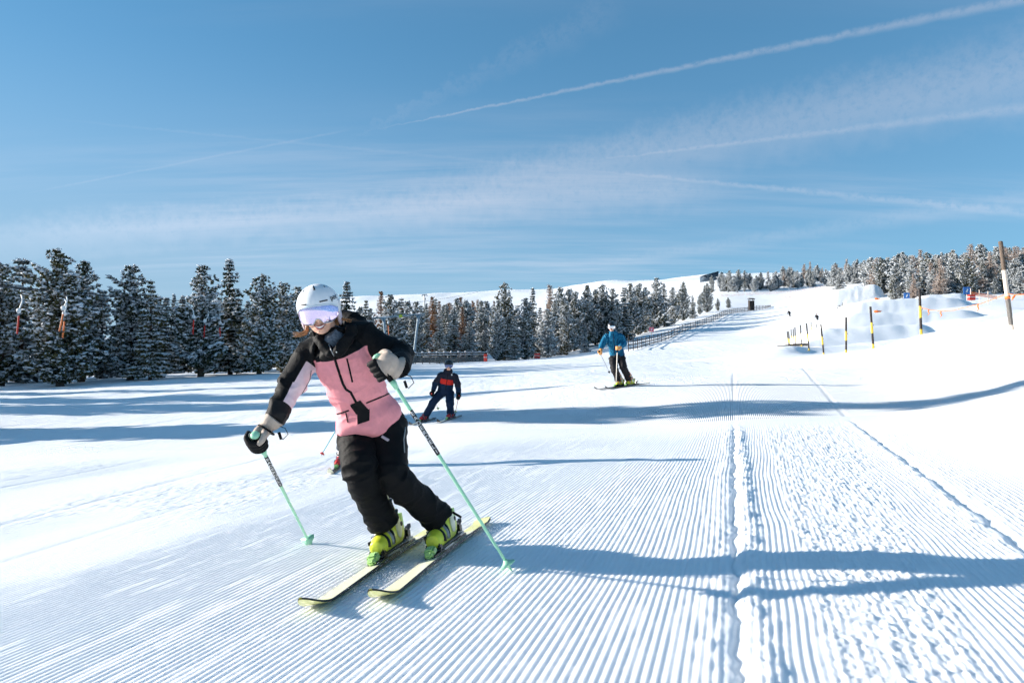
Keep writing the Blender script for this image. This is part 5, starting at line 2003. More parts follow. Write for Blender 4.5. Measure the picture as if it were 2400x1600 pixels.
def head(parent, c, F, R, U, s=1.0, hel='helmet_white', lens='lens_lilac', frame='goggle_frame', strap='white_strap', detail=True, neck_to=None, lens_hi=0.0, peak=False):
    """c: centre of the skull at eye height"""
    off = parent_off(parent)
    c = Vector(c)

    def L(x, y, z):
        return c + (R * x + F * y + U * z) * s
    A3 = lambda a, b, d: (R * a * s, F * b * s, U * d * s)
    parts = [blob(L(0, -0.005, 0.02), A3(0.072, 0.090, 0.095)), blob(L(0, 0.022, -0.055), A3(0.056, 0.062, 0.060)), blob(L(0, 0.052, -0.094), A3(0.026, 0.026, 0.020)),
             blob(L(-0.036, 0.050, -0.050), A3(0.024, 0.026, 0.024)), blob(L(0.036, 0.050, -0.050), A3(0.024, 0.026, 0.024)),
             blob(L(0, 0.096, -0.022), A3(0.013, 0.020, 0.024)), blob(L(0, 0.103, -0.033), A3(0.015, 0.014, 0.011)),
             blob(L(0, 0.076, -0.073), A3(0.030, 0.013, 0.016))]
    if neck_to is not None:
        parts.append(limb([L(0, -0.02, -0.04), L(0, -0.02, -0.04).lerp(Vector(neck_to), 0.5), neck_to], [0.052 * s, 0.050 * s, 0.056 * s], 14, 4))
    if not detail:
        parts.append(blob(L(-0.072, -0.005, -0.01), A3(0.012, 0.022, 0.030)))
        parts.append(blob(L(0.072, -0.005, -0.01), A3(0.012, 0.022, 0.030)))
    body = link_mesh('body', fuse('body', parts, 0.0045 * s if detail else 0.008 * s, 3, [M['skin']], off), parent)
    # smiling mouth
    if detail:
        up_, lo_, th_ = [], [], []
        for k in range(13):
            t = -1 + k / 6
            x = 0.031 * t
            y = 0.094 - 0.022 * t * t
            up_.append(L(x, y, -0.0650 + 0.010 * t * t))
            lo_.append(L(x, y - 0.001, -0.0810 + 0.025 * t * t))
        w = [0.0010 + 0.0020 * (1 - abs(-1 + k / 6) ** 2) for k in range(13)]
        tube('upper_lip', up_, [q * s for q in w], 'lip', body, 8)
        tube('lower_lip', lo_, [q * 1.35 * s for q in w], 'lip', body, 8)
        V, Qd = [], []
        for k in range(13):
            V += [(up_[k] - U * 0.001 * s + F * -0.0008 * s - off)[:], (up_[k].lerp(lo_[k], 0.85) - F * 0.001 * s - off)[:]]
        for k in range(12):
            Qd.append((k * 2, k * 2 + 2, k * 2 + 3, k * 2 + 1))
        me = np_mesh('teeth', np.array(V), np.array(Qd), mats=[M['teeth']])
        link_mesh('teeth', me, body)
    else:
        tube('mouth', [L(x, 0.093 - 8 * x * x, -0.066 + 6 * x * x) for x in np.linspace(-0.026, 0.026, 7)], 0.004 * s, 'lip', body, 6)
    # helmet
    hx = (0.112 * s, 0.134 * s, 0.118 * s)
    hc = L(0, -0.012, 0.030)

    def hel_rng(az):
        a = abs(az)
        lo = np.interp(a, [0, 0.75, 1.15, 1.45, 2.0, 2.5, 3.1416], [0.10, 0.06, -0.10, -0.62, -0.66, -0.45, -0.40])
        return float(lo), math.pi / 2
    V, Qd = ell_patch(hc, F, R, U, hx, (-math.pi, math.pi), hel_rng, (64, 26), 0.012 * s)
    h = link_mesh('helmet', np_mesh('helmet', V - np.array(off[:]), Qd, mats=[M[hel]]), parent)
    if peak:
        V, Qd = ell_patch(hc, F, R, U, (hx[0] * 1.05, hx[1] * 1.10, hx[2]), (-0.9, 0.9), lambda az: (0.03, 0.16), (20, 3), 0.008 * s)
        link_mesh('peak', np_mesh('peak', V - np.array(off[:]), Qd, mats=[M[hel]]), h)
    if detail:
        def slot(az0, el0, az1, el1, r0, r1, nm='vent', mt='black_gloss'):
            pts = []
            for k in range(9):
                t = k / 8
                az, el = az0 + (az1 - az0) * t, el0 + (el1 - el0) * t
                pts.append(hc + R * math.sin(az) * math.cos(el) * hx[0] + F * math.cos(az) * math.cos(el) * hx[1] + U * math.sin(el) * hx[2])
            tube(nm, pts, [r0 + (r1 - r0) * k / 8 for k in range(9)], mt, h, 8)
        slot(-0.78, 0.22, -0.40, 0.20, 0.0034, 0.0034)
        slot(0.22, 0.24, 0.60, 0.26, 0.0036, 0.0036)
        slot(-0.04, 1.18, 0.06, 0.86, 0.003, 0.006)
        slot(-0.95, 1.0, -0.85, 0.80, 0.002, 0.003)
        slot(1.0, 1.05, 0.95, 0.95, 0.002, 0.003)
        # rim trim
        pts = []
        for k in range(33):
            az = -1.15 + 2.3 * k / 32
            el = hel_rng(az)[0]
            pts.append(hc + (R * math.sin(az) * math.cos(el) * hx[0] + F * math.cos(az) * math.cos(el) * hx[1] + U * math.sin(el) * hx[2]) * 1.002)
        tube('rim', pts, 0.0035, 'goggle_frame', h, 6)
        # maker's name on the side
        for k, ch in enumerate('poc'):
            cu = bpy.data.curves.new('letter', 'FONT')
            cu.body = ch
            cu.size = 0.036
            cu.extrude = 0.0005
            cu.offset = 0.0006
            cu.align_x = 'CENTER'
            to = bpy.data.objects.new('letter', cu)
            COL.objects.link(to)
            me = bpy.data.meshes.new_from_object(to.evaluated_get(bpy.context.evaluated_depsgraph_get()))
            bpy.data.objects.remove(to, do_unlink=True)
            me.materials.clear()
            me.materials.append(M['black_gloss'])
            az, el = 0.86 + 0.175 * k, 0.22 + 0.02 * k
            p = hc + R * math.sin(az) * math.cos(el) * hx[0] + F * math.cos(az) * math.cos(el) * hx[1] + U * math.sin(el) * hx[2]
            nn = (R * math.sin(az) * math.cos(el) / hx[0] + F * math.cos(az) * math.cos(el) / hx[1] + U * math.sin(el) / hx[2]).normalized()
            tx = (R * math.cos(az) * hx[0] - F * math.sin(az) * hx[1]).normalized()
            tx = (tx - nn * tx.dot(nn)).normalized()
            ty = nn.cross(tx)
            lo_o = link_mesh('letter', me, h)
            mt = Matrix((tx, ty, nn)).transposed().to_4x4()
            mt.translation = p + nn * 0.0012 - off
            lo_o.matrix_basis = mt
        for sx in (-1, 1):
            link_mesh('ear_pad', (lambda b: np_mesh('ear_pad', b[0] - np.array(off[:]), None, b[2], mats=[M['helmet_pad']]))(blob(L(sx * 0.093, -0.040, -0.030), A3(0.014, 0.040, 0.058))), h)
    # goggles
    gx = (0.110 * s, 0.132 * s, 0.140 * s)
    gc = L(0, -0.008, 0.002)

    def g_rng(az, grow=0.0):
        a = abs(az)
        hi = np.interp(a, [0, 0.7, 1.15, 1.3], [0.33, 0.31, 0.24, 0.14]) + grow
        lo = np.interp(a, [0, 0.10, 0.26, 0.45, 0.75, 1.05, 1.3], [-0.17, -0.21, -0.38, -0.41, -0.38, -0.28, -0.10]) - grow
        return float(lo), float(hi)
    V, Qd = ell_patch(gc, F, R, U, gx, (-1.22, 1.22), g_rng, (48, 12), 0.004 * s)
    g = link_mesh('goggles', np_mesh('goggles', V - np.array(off[:]), Qd, mats=[M[lens]]), parent)
    fx = tuple(q * 0.965 for q in gx)
    V, Qd = ell_patch(gc, F, R, U, fx, (-1.36, 1.36), lambda az: g_rng(max(-1.3, min(1.3, az)), 0.045), (48, 8), 0.014 * s)
    link_mesh('goggle_frame', np_mesh('goggle_frame', V - np.array(off[:]), Qd, mats=[M[frame]]), g)
    V, Qd = ell_patch(hc, F, R, U, tuple(q * 1.012 for q in hx), (1.25, 2 * math.pi - 1.25), lambda az: (-0.10, 0.20), (48, 3), 0.004 * s)
    link_mesh('strap', np_mesh('strap', V - np.array(off[:]), Qd, mats=[M[strap]]), g)
    return body, h


# ------------------------------------------------------------------ a whole skier
def spine_rings(pel, neck, hipv, shv, dims, fwd_bow=None):
    """torso sections; dims: list of (t, half width, half depth)"""
    rings = []
    ax = (neck - pel)
    for (t, a, b) in dims:
        c = pel + ax * t
        if fwd_bow is not None:
            c = c + fwd_bow * math.sin(math.pi * max(0, min(1, t)))
        lat = hipv.lerp(shv, max(0, min(1, t)))
        up = ax.normalized()
        lat = (lat - up * lat.dot(up)).normalized()
        dep = up.cross(lat)
        rings.append((c, lat * a, dep * b))
    return rings
# ------------------------------------------------------------------ skier in the pink and black jacket
BLACK, CHAR, PINK, PALE = (0.0050, 0.0052, 0.0060), (0.017, 0.016, 0.017), (0.80, 0.30, 0.33), (0.74, 0.56, 0.60)
M['trouser_black'] = cloth_material('black_ski_trousers', BLACK)
M['woman_jacket'] = cloth_material('pink_and_black_jacket', BLACK, (('pink', PINK), ('pale', PALE), ('char', CHAR)))


def npv(v):
    return np.array(v[:])


def build_woman():
    bc1, bc2 = on_ground(920, 1310), on_ground(1047, 1296)
    tip1, tip2 = on_ground(716, 1447), on_ground(880, 1425)
    root = empty('person', (bc1 + bc2) / 2)
    tag(root, 'smiling skier in a pink and black jacket, white helmet and lilac goggles', 'person')
    O = root.location.copy()
    pel, neck = P3(866, 985, 3.74), P3(792, 800, 3.48)
    shL, elL, wrL = P3(727, 826, 3.53), P3(682, 905, 3.45), P3(641, 983, 3.33)
    shR, elR, wrR = P3(846, 786, 3.53), P3(932, 836, 3.52), P3(934, 862, 3.24)
    hipv = P3(935, 957, 3.74) - P3(790, 1003, 3.72)
    shv = shR - shL
    # skis and boots
    out = []
    for (bc, tip, lab) in ((bc1, tip1, 'yellow and white ski under the skier\'s inside boot, reaching lowest in the picture'),
                           (bc2, tip2, 'yellow and white ski under the skier\'s outside boot, nearer the mint pole tip')):
        f = (tip - bc).normalized()
        left = Vector((0, 0, 1)).cross(f).normalized()
        if left.x > 0:
            left = -left
        n = Vector((0, 0, 1)) * math.cos(0.26) + left * math.sin(0.26)
        c = bc + Vector((0, 0, 0.012))
        ln = (tip - bc).length
        ski(lab, c, f, n, 1.0, ahead=ln + 0.01, behind=0.72, waist=0.086, tip_rise=0.065, group='yellow skis of the pink skier')
        out.append((c, f, n))
    knL, anL = P3(846, 1104, 3.56), P3(901, 1226, 3.70)
    knR, anR = P3(924, 1116, 3.61), P3(1030, 1212, 3.78)
    for (c, f, n), kn in zip(out, (knL, knR)):
        n2 = (n * 0.75 + Vector((0, 0, 1)) * 0.25).normalized()
        boot(root, c + n * 0.034, f, n2, kn, 1.08, 'boot_lime', 'boot_lime', voxel=0.005)
    # trousers
    segs = [(pel, P3(835, 1010, 3.74)), (P3(835, 1010, 3.74), knL), (knL, anL), (pel, P3(905, 1000, 3.77)), (P3(905, 1000, 3.77), knR), (knR, anR)]
    pw = hipv.normalized()
    pu = (neck - pel).normalized()
    pd = pu.cross(pw).normalized()
    parts = [blob(P3(872, 995, 3.77), (pw * 0.185, pd * 0.135, pu * 0.12)),
             limb([P3(836, 1000, 3.76), P3(838, 1050, 3.66), knL, P3(868, 1165, 3.62), anL], [0.104, 0.097, 0.088, 0.080, 0.079, ], 20, 6),
             limb([P3(910, 990, 3.78), P3(914, 1050, 3.70), knR, P3(980, 1170, 3.69), anR], [0.108, 0.098, 0.087, 0.082, 0.084], 20, 6)]
    me = fuse('trousers', parts, 0.007, 4, [M['trouser_black']], O)
    co_segs = [(a - O, b - O) for a, b in segs]
    wrinkle(me, co_segs, 0.016, 10.0, seed=3)
    tr = link_mesh('trousers', me, root)
    tb = Bvh(me, O)
    strip_on(tb, 'side_zip', [(950, 1000), (946, 1030), (948, 1060)], 0.006, 'steel', tr)
    strip_on(tb, 'thigh_flap', [(895, 1022), (911, 1032)], 0.014, 'helmet_pad', tr)
    a = anR + (anR - knR).normalized() * -0.01 + Vector((0.075, 0.02, 0.02))
    board('hem_tab', a, a + Vector((0.05, 0.0, -0.03)), 0.012, 0.006, 'black_soft', tr)
    # jacket
    dims = [(-0.07, 0.150, 0.115), (-0.05, 0.176, 0.136), (0.05, 0.174, 0.136), (0.28, 0.148, 0.120), (0.55, 0.150, 0.120), (0.78, 0.160, 0.116), (0.92, 0.145, 0.100), (1.02, 0.085, 0.080), (1.06, 0.05, 0.05)]
    parts = [loft(spine_rings(pel, neck, hipv, shv, dims), 28),
             limb([shL + Vector((0.05, 0, 0.0)), shL, shL.lerp(elL, 0.5), elL, elL.lerp(wrL, 0.5), wrL], [0.085, 0.076, 0.066, 0.066, 0.057, 0.050], 18, 5),
             limb([shR + Vector((-0.06, 0, -0.01)), shR, shR.lerp(elR, 0.5), elR, elR.lerp(wrR, 0.55), wrR], [0.090, 0.080, 0.072, 0.074, 0.064, 0.056], 18, 5),
             # stand-up collar and hood lying behind it
             limb([neck, P3(790, 786, 3.50), P3(788, 772, 3.50)], [0.090, 0.084, 0.078], 20, 5),
             limb([P3(738, 792, 3.50), P3(760, 770, 3.56), P3(800, 750, 3.62), P3(830, 752, 3.58), P3(842, 772, 3.50)], [0.040, 0.048, 0.056, 0.052, 0.035], 14, 6),
             limb([P3(744, 790, 3.42), P3(762, 812, 3.39), P3(778, 828, 3.37)], [0.024, 0.022, 0.016], 12, 5),
             limb([P3(826, 770, 3.42), P3(812, 798, 3.38), P3(788, 828, 3.37)], [0.028, 0.024, 0.016], 12, 5)]
    me = fuse('jacket', parts, 0.006, 4, [M['woman_jacket']], O)
    sg = [(pel - O, neck - O), (shL - O, elL - O), (elL - O, wrL - O), (shR - O, elR - O), (elR - O, wrR - O)]
    wrinkle(me, sg, 0.018, 9.0, seed=11)
    co = get_co(me)
    # broad folds that run from the zip to the hem on the stomach
    ax = npv((neck - pel).normalized())
    lt = npv(hipv.normalized())
    rel = co - npv(pel - O)
    tt = rel @ ax
    uu = rel @ lt
    no = get_no(me)
    ph = (tt + 0.25 * np.abs(uu)) * 30 + 2.2 * vnoise(co[:, 0] * 6, co[:, 1] * 6, co[:, 2] * 6, seed=4)
    set_co(me, co + no * (0.014 * np.sin(ph) * np.exp(-((tt - 0.06) / 0.12) ** 2))[:, None])
    yk = (co - npv(P3(786, 846, 3.40) - O)) @ npv(((neck - pel).normalized() * 0.97 + hipv.normalized() * -0.04).normalized())
    dT, tT = seg_dist(co, *sg[0])
    dA, tA = seg_dist(co, *sg[1])
    dB, tB = seg_dist(co, *sg[2])
    dC, tC = seg_dist(co, *sg[3])
    dD, tD = seg_dist(co, *sg[4])
    arm = np.minimum(np.minimum(dA, dB) / 0.078, np.minimum(dC, dD) / 0.082)
    attr_f(me, 'pink', np.minimum(-yk, (arm - dT / 0.155) * 0.05 + 0.004))
    cen = npv(pel.lerp(neck, 0.55) - O)
    pale = np.full(len(co), -1.0)
    for (k, d, t, lo, hi) in ((1, dA, tA, 0.34, 9.0), (2, dB, tB, -9.0, 0.60)):
        a, b = npv(sg[k][0]), npv(sg[k][1])
        axx = unit(b - a)
        inn = cen - (a + b) / 2
        inn = unit(inn - axx * (inn @ axx) + np.array([0, -0.06, -0.05]))
        lat = co - a
        lat = lat - (lat @ axx)[:, None] * axx
        L_ = np.linalg.norm(b - a)
        other = dB if k == 1 else dA
        v = np.minimum(lat @ inn - 0.012, np.minimum((t - lo) * L_, (hi - t) * L_))
        v = np.where(d <= other + 1e-6, v, -1.0)
        pale = np.maximum(pale, v)
    pale = np.where((dT / 0.155 < np.minimum(dA, dB) / 0.078), -1.0, pale)
    attr_f(me, 'pale', np.clip(pale, -0.03, 0.03))
    attr_f(me, 'char', np.where((dB < dA) & (dB < dT) & (dB < dD), (tB - 0.62) * 0.2, -0.05))
    jk = link_mesh('jacket', me, root)
    jb = Bvh(me, O)
    strip_on(jb, 'front_zip', [(783, 834), (790, 858), (804, 900), (811, 912), (822, 919), (830, 934), (838, 950)], 0.012, 'black_soft', jk, 0.003, 6)
    strip_on(jb, 'collar_zip', [(770, 806), (776, 820), (783, 834)], 0.005, 'steel', jk)
    strip_on(jb, 'chest_pocket_zip', [(813, 840), (819, 865), (826, 895)], 0.008, 'black_soft', jk)
    strip_on(jb, 'pocket_zip', [(858, 944), (888, 932), (918, 919)], 0.008, 'black_soft', jk)
    strip_on(jb, 'pocket_zip', [(790, 970), (804, 966), (818, 961)], 0.008, 'black_soft', jk)
    strip_on(jb, 'zip_pull', [(811, 967), (814, 980), (816, 990)], 0.005, 'black_soft', jk, 0.004)
    strip_on(jb, 'sleeve_seam', [(729, 868), (726, 890), (712, 915), (697, 940)], 0.003, 'black_soft', jk, 0.002)
    patch_on(jb, 'front_flap', [(820, 948), (844, 937), (866, 962), (836, 971)], 'black_soft', jk)
    patch_on(jb, 'hem_gusset', [(838, 966), (866, 958), (866, 985), (839, 994)], 'black_soft', jk, 0.005)
    place('brand_dot', 'ball', 'white_plastic', jk, (jb.hit(789, 825)[0] or neck) + Vector((0, -0.003, 0)), None, (0.003, 0.002, 0.004))
    # neck gaiter and head
    hc = P3(749, 731, 3.40)
    F, R, U = head_frame((0.15, -0.96, -0.15), 9.5)
    body, hel = head(root, hc, F, R, U, 0.95, neck_to=P3(785, 790, 3.50))
    ga = limb([P3(784, 802, 3.47), P3(774, 791, 3.45), P3(764, 780, 3.43)], [0.080, 0.076, 0.064], 20, 5)
    link_mesh('neck_gaiter', fuse('neck_gaiter', [ga], 0.005, 2, [M['gaiter']], O), root)
    # hair: two locks blown sideways and the rest under the hood
    rg = random.Random(4)
    hr = empty('hair', (0, 0, 0), root)
    hr.location = (0, 0, 0)

    def lock(pts, n, spread, r0):
        VV, QQ, TT, off = [], [], [], 0
        for k in range(n):
            j = Vector((rg.uniform(-1, 1), rg.uniform(-1, 1), rg.uniform(-1, 1))) * spread
            pp = [p + j * (0.25 + 0.9 * i / (len(pts) - 1)) + Vector((0, 0, rg.uniform(-1, 1) * spread * 0.6 * i / len(pts))) for i, p in enumerate(pts)]
            cp, _ = catmull(pp, [1] * len(pp), 4)
            v, q, t = sweep_np(cp, [r0 * (1 - 0.85 * (i / (len(cp) - 1)) ** 1.5) for i in range(len(cp))], 5)
            VV.append(v - npv(O))
            QQ.append(q + off)
            TT.append(t + off)
            off += len(v)
        return np_mesh('lock', np.concatenate(VV), np.concatenate(QQ), np.concatenate(TT), mats=[M['hair']])
    link_mesh('lock', lock([P3(716, 752, 3.42), P3(720, 768, 3.40), P3(716, 780, 3.39), P3(704, 784, 3.38), P3(692, 784, 3.38)], 26, 0.010, 0.0035), hr)
    link_mesh('lock', lock([P3(790, 742, 3.46), P3(798, 746, 3.45), P3(808, 749, 3.44), P3(822, 752, 3.44)], 20, 0.007, 0.0035), hr)
    link_mesh('lock', lock([P3(785, 735, 3.50), P3(790, 752, 3.46), P3(786, 770, 3.45)], 18, 0.010, 0.004), hr)
    # poles and hands
    tipA, tipB = on_ground(727, 1271), on_ground(1203, 1338)
    topA, topB = P3(597, 1017, 3.24), P3(881, 832, 3.24)
    ski_pole('mint green ski pole in the skier\'s lower outstretched hand', topA, tipA + Vector((0, 0, -0.01)), band=(0.16, 0.40), text='EADERDELI', s=1.1, r=0.0095, group='mint ski poles')
    ski_pole('mint green ski pole crossing in front of the skier\'s hip, planted right of the skis', topB, tipB + Vector((0, 0, -0.01)), band=(0.245, 0.445), text='EADERDELI', s=1.1, r=0.0095, group='mint ski poles')
    for (top, tip, wr, bh, gs) in ((topA, tipA, wrL, (-0.6, -0.2, 0.5), 1.0), (topB, tipB, wrR, (0.1, -1.0, 0.5), 1.14)):
        ax_ = (top - tip).normalized()
        c = top - ax_ * 0.062
        g = glove(root, c, ax_, wr, bh, gs, 0.0035)
        # wrist strap
        side = (c - wr).normalized()
        sc = c.lerp(wr, 0.52)
        e1 = side.orthogonal().normalized()
        e2 = side.cross(e1)
        tube('strap', [sc + (e1 * math.cos(t) + e2 * math.sin(t)) * 0.042 * gs for t in np.linspace(0, 2 * math.pi, 20)], 0.005, 'black_soft', g, 8)
        q = wr + Vector((0.03, -0.01, -0.03))
        tube('cuff_loop', [q, q + Vector((0.03, 0, -0.01)), q + Vector((0.045, 0, -0.04)), q + Vector((0.02, 0, -0.065)), q + Vector((0.0, 0, -0.05))], 0.0022, 'black_soft', g, 6)
        board('cord_lock', q + Vector((0.0, 0, -0.03)), q + Vector((0.012, 0, -0.065)), 0.012, 0.008, 'black_soft', g)
    # snow thrown up by the edges
    rgn = np.random.default_rng(3)
    pts = []
    for (c, f, n), cnt, u0, u1 in ((out[0], 9000, -0.55, 0.75), (out[1], 9000, -0.70, 0.55)):
        u = rgn.uniform(u0, u1, cnt)
        sgn = rgn.choice([-1.0, 1.0], cnt, p=[0.55, 0.45])
        lat = np.abs(rgn.normal(0, 0.085, cnt)) * sgn
        hgt = np.abs(rgn.normal(0, 0.030, cnt)) * np.exp(-np.abs(lat) * 5) * (0.4 + 0.6 * np.clip(1 - u, 0, 1))
        base = npv(c)[None] + np.outer(u, npv(f))
        base[:, 0] += lat + sgn * 0.03
        base[:, 2] = ground(base[:, 0], base[:, 1]) + 0.003 + hgt
        pts.append(base)
    pts = np.concatenate(pts)
    iv = np.array([[0, 0, 1.0], [0.94, 0, -0.33], [-0.47, 0.82, -0.33], [-0.47, -0.82, -0.33]])
    it = np.array([[0, 1, 2], [0, 2, 3], [0, 3, 1], [1, 3, 2]])
    r = 0.0010 + 0.0030 * rgn.random(len(pts)) ** 4
    V = (iv[None] * r[:, None, None] + pts[:, None]).reshape(-1, 3)
    T = (np.arange(len(pts))[:, None, None] * len(iv) + it[None]).reshape(-1, 3)
    sp = link_mesh('snow_spray', np_mesh('snow_spray', V, None, T, mats=[M['powder']], smooth=False))
    tag(sp, 'fine snow thrown up between the two yellow skis', kind='stuff')


build_woman()
# ------------------------------------------------------------------ the other skiers
def skier(label, J, d, s, jacket, trousers, jk_layers=None, helmet='helmet_black', lens='lens_silver', frame='white_strap', glove_m='black_soft', boots=('boot_red', 'boot_red'),
          fwd=(0, -1, -0.1), roll=0.0, bulk=1.0, detail=True, buckle='black_gloss', peak=False, ski_f=None, ski_kw=None, group=None, ski_labels=None, poles=None, tilt=0.0):
    g = lambda k: P3(J[k][0], J[k][1], d + (J[k][2] if len(J[k]) > 2 else 0.0))
    root = empty('person', on_ground(J['footR'][0], J['footR'][1], d * 0.6, d * 1.6))
    tag(root, label, 'person', group)
    O = root.location.copy()
    pel, neck = g('pel'), g('neck')
    feet = {}
    for k in 'LR':
        q = g('foot' + k)
        feet[k] = Vector((q.x, q.y, gz(q.x, q.y) + 0.012 * s))
    f = Vector(ski_f).normalized()
    f.z = (gz(feet['R'].x + f.x, feet['R'].y + f.y) - gz(feet['R'].x, feet['R'].y))
    f.normalize()
    up = Vector((tilt, 0, 1)).normalized()
    vox = (0.012 if detail else 0.022) * s
    for k in 'LR':
        if ski_labels:
            ski(ski_labels[k], feet[k], f, up, s, binding=detail, **(ski_kw or {}))
        boot(root, feet[k] + up * 0.03 * s, f, up, g('kn' + k), s * 1.05, boots[0], boots[1], voxel=0.010 * s, detail=detail, buckle=buckle, accent=boots[1], panel=boots[1])
    # trousers
    hipv = g('hipR') - g('hipL')
    shv = g('shR') - g('shL')
    pu = (neck - pel).normalized()
    pw = hipv.normalized()
    pd = pu.cross(pw).normalized()
    parts = [blob(pel.lerp((g('hipL') + g('hipR')) / 2, 0.5), (pw * 0.165 * s * bulk, pd * 0.13 * s * bulk, pu * 0.13 * s))]
    segs = []
    for k in 'LR':
        a, b, c = g('hip' + k), g('kn' + k), g('an' + k)
        parts.append(limb([a, a.lerp(b, 0.5), b, b.lerp(c, 0.5), c], [0.098 * s * bulk, 0.092 * s * bulk, 0.082 * s * bulk, 0.078 * s * bulk, 0.080 * s * bulk], 16, 4))
        segs += [(a - O, b - O), (b - O, c - O)]
    me = fuse('trousers', parts, vox, 3, [trousers], O)
    wrinkle(me, segs, 0.022 * s, 8.0, seed=int(d))
    link_mesh('trousers', me, root)
    # jacket
    dims = [(-0.20, 0.145, 0.115), (-0.16, 0.168, 0.130), (0.05, 0.165, 0.130), (0.30, 0.160, 0.128), (0.60, 0.172, 0.130), (0.78, 0.176, 0.120), (0.92, 0.150, 0.105), (1.02, 0.10, 0.09), (1.06, 0.05, 0.05)]
    dims = [(t, a * s * bulk, b * s * bulk) for (t, a, b) in dims]
    parts = [loft(spine_rings(pel, neck, hipv, shv, dims), 24)]
    segs = [(pel - O, neck - O)]
    for k in 'LR':
        sh, el, wr = g('sh' + k), g('el' + k), g('wr' + k)
        parts.append(limb([sh.lerp(neck, 0.3), sh, sh.lerp(el, 0.5), el, el.lerp(wr, 0.5), wr], [q * s * bulk for q in (0.07, 0.074, 0.070, 0.066, 0.060, 0.054)], 16, 4))
        segs += [(sh - O, el - O), (el - O, wr - O)]
    hd = g('head')
    parts.append(limb([neck - pu * 0.02 * s, neck.lerp(hd, 0.30), neck.lerp(hd, 0.42)], [0.105 * s, 0.095 * s, 0.082 * s], 16, 4))
    parts.append(blob(neck + Vector((0, 0.09, 0.03)) * s, (Vector((0.10, 0, 0)) * s, Vector((0, 0.06, 0)) * s, Vector((0, 0, 0.07)) * s)))
    me = fuse('jacket', parts, vox, 3, [jacket], O)
    wrinkle(me, segs, 0.022 * s, 8.0, seed=int(d) + 7)
    if jk_layers:
        jk_layers(me, get_co(me), segs, s)
    jk = link_mesh('jacket', me, root)
    F, R, U = head_frame(fwd, roll)
    head(root, hd, F, R, U, s * 0.97, helmet, lens, frame, 'black_soft' if helmet == 'helmet_black' else frame, detail=False, neck_to=neck, peak=peak)
    # poles and hands
    for k in 'LR':
        if poles and k in poles:
            pp = poles[k]
            ha = g('ha' + k)
            tip = g('tip' + k)
            ax_ = (ha - tip).normalized()
            top = ha + ax_ * 0.055 * s
            ski_pole(pp['label'], top, tip, shaft=pp['shaft'], cap=pp.get('cap', 'black_soft'), basket=pp.get('basket', 'black_soft'), s=s, r=pp.get('r', 0.008) * s, group=None)
            glove(root, ha, ax_, g('wr' + k), (0.0, -1.0, 0.2), 1.05 * s, 0.007 * s, glove_m, split=False)
    return root, jk


M['navy'] = cloth_material('navy_trousers', (0.010, 0.022, 0.052))
M['child_jacket'] = cloth_material('navy_jacket_with_red_band', (0.018, 0.018, 0.030), (('lower', (0.010, 0.022, 0.050)), ('red', (0.66, 0.030, 0.020))))
M['blue_jacket'] = cloth_material('bright_blue_jacket', (0.008, 0.125, 0.235), (('lower', (0.005, 0.075, 0.16)),))
M['grey_trousers'] = cloth_material('charcoal_trousers', (0.020, 0.019, 0.021))
M['slate'] = cloth_material('grey_trousers', (0.07, 0.075, 0.09))
M['dark_kit'] = cloth_material('dark_ski_kit', (0.016, 0.015, 0.018))
M['white_kit'] = cloth_material('teal_child_jacket', (0.05, 0.22, 0.28))


def child_layers(me, co, sg, s):
    a, b = np.array(sg[0][0][:]), np.array(sg[0][1][:])
    ax = unit(b - a)
    t = ((co - a) @ ax) / np.linalg.norm(b - a)
    arm = np.min([seg_dist(co, *q)[0] for q in sg[1:]], axis=0) / 0.078
    dT = seg_dist(co, *sg[0])[0] / 0.16
    tor = (arm - dT) * 0.05
    attr_f(me, 'lower', np.clip((0.40 - t) * 0.3, -0.05, 0.05))
    attr_f(me, 'red', np.minimum(np.minimum((t - 0.40) * 0.3, (0.70 - t) * 0.3), np.minimum(tor, 0.05)))


def blue_layers(me, co, sg, s):
    a, b = np.array(sg[0][0][:]), np.array(sg[0][1][:])
    ax = unit(b - a)
    t = ((co - a) @ ax) / np.linalg.norm(b - a)
    attr_f(me, 'lower', np.clip((0.10 + 0.10 * np.sin(co[:, 0] * 14) - t) * 0.3, -0.05, 0.05) * 0.5 - 0.004)


# child in navy with the red chest band
cd_ = on_ground(1056, 983, 6, 40).y
KJ = dict(head=(1052, 856, -0.06), neck=(1050, 874), pel=(1043, 913, 0.08), shL=(1034, 881), shR=(1065, 882), elL=(1020, 899), elR=(1073, 901), wrL=(1015, 915, -0.06), wrR=(1075, 921, -0.06),
          haL=(1012, 923, -0.12), haR=(1075, 930, -0.12), hipL=(1032, 921, 0.05), hipR=(1054, 921, 0.05), knL=(1014, 946, -0.08), knR=(1055, 946, -0.12), anL=(1000, 970, 0.03), anR=(1056, 967, 0.0),
          footL=(993, 984), footR=(1056, 981), tipL=(1027, 958, 0.9), tipR=(1067, 968, 0.1))
_, cj = skier('child in navy trousers and a navy jacket with a red chest band, black helmet', KJ, cd_, 0.78, M['child_jacket'], M['navy'], child_layers, 'helmet_black', 'lens_blue', 'white_strap',
              'black_soft', ('boot_red', 'boot_red'), fwd=(0.05, -1, -0.12), ski_f=(-0.34, -0.9, 0), peak=True,
              ski_kw=dict(deck='ski_black', deck2='ski_white', base='ski_black', ahead=0.72, behind=0.62), bulk=1.12,
              ski_labels={'L': 'short dark ski under the navy-clad child\'s stretched leg', 'R': 'short dark ski with a turned-up black tip under the navy-clad child'},
              poles={'L': dict(label='red ski pole behind the navy-clad child with a lime basket', shaft='pole_red', cap='red', basket='basket_lime'),
                     'R': dict(label='red ski pole hanging from the navy-clad child\'s glove, lime basket low', shaft='pole_red', cap='red', basket='basket_lime')})
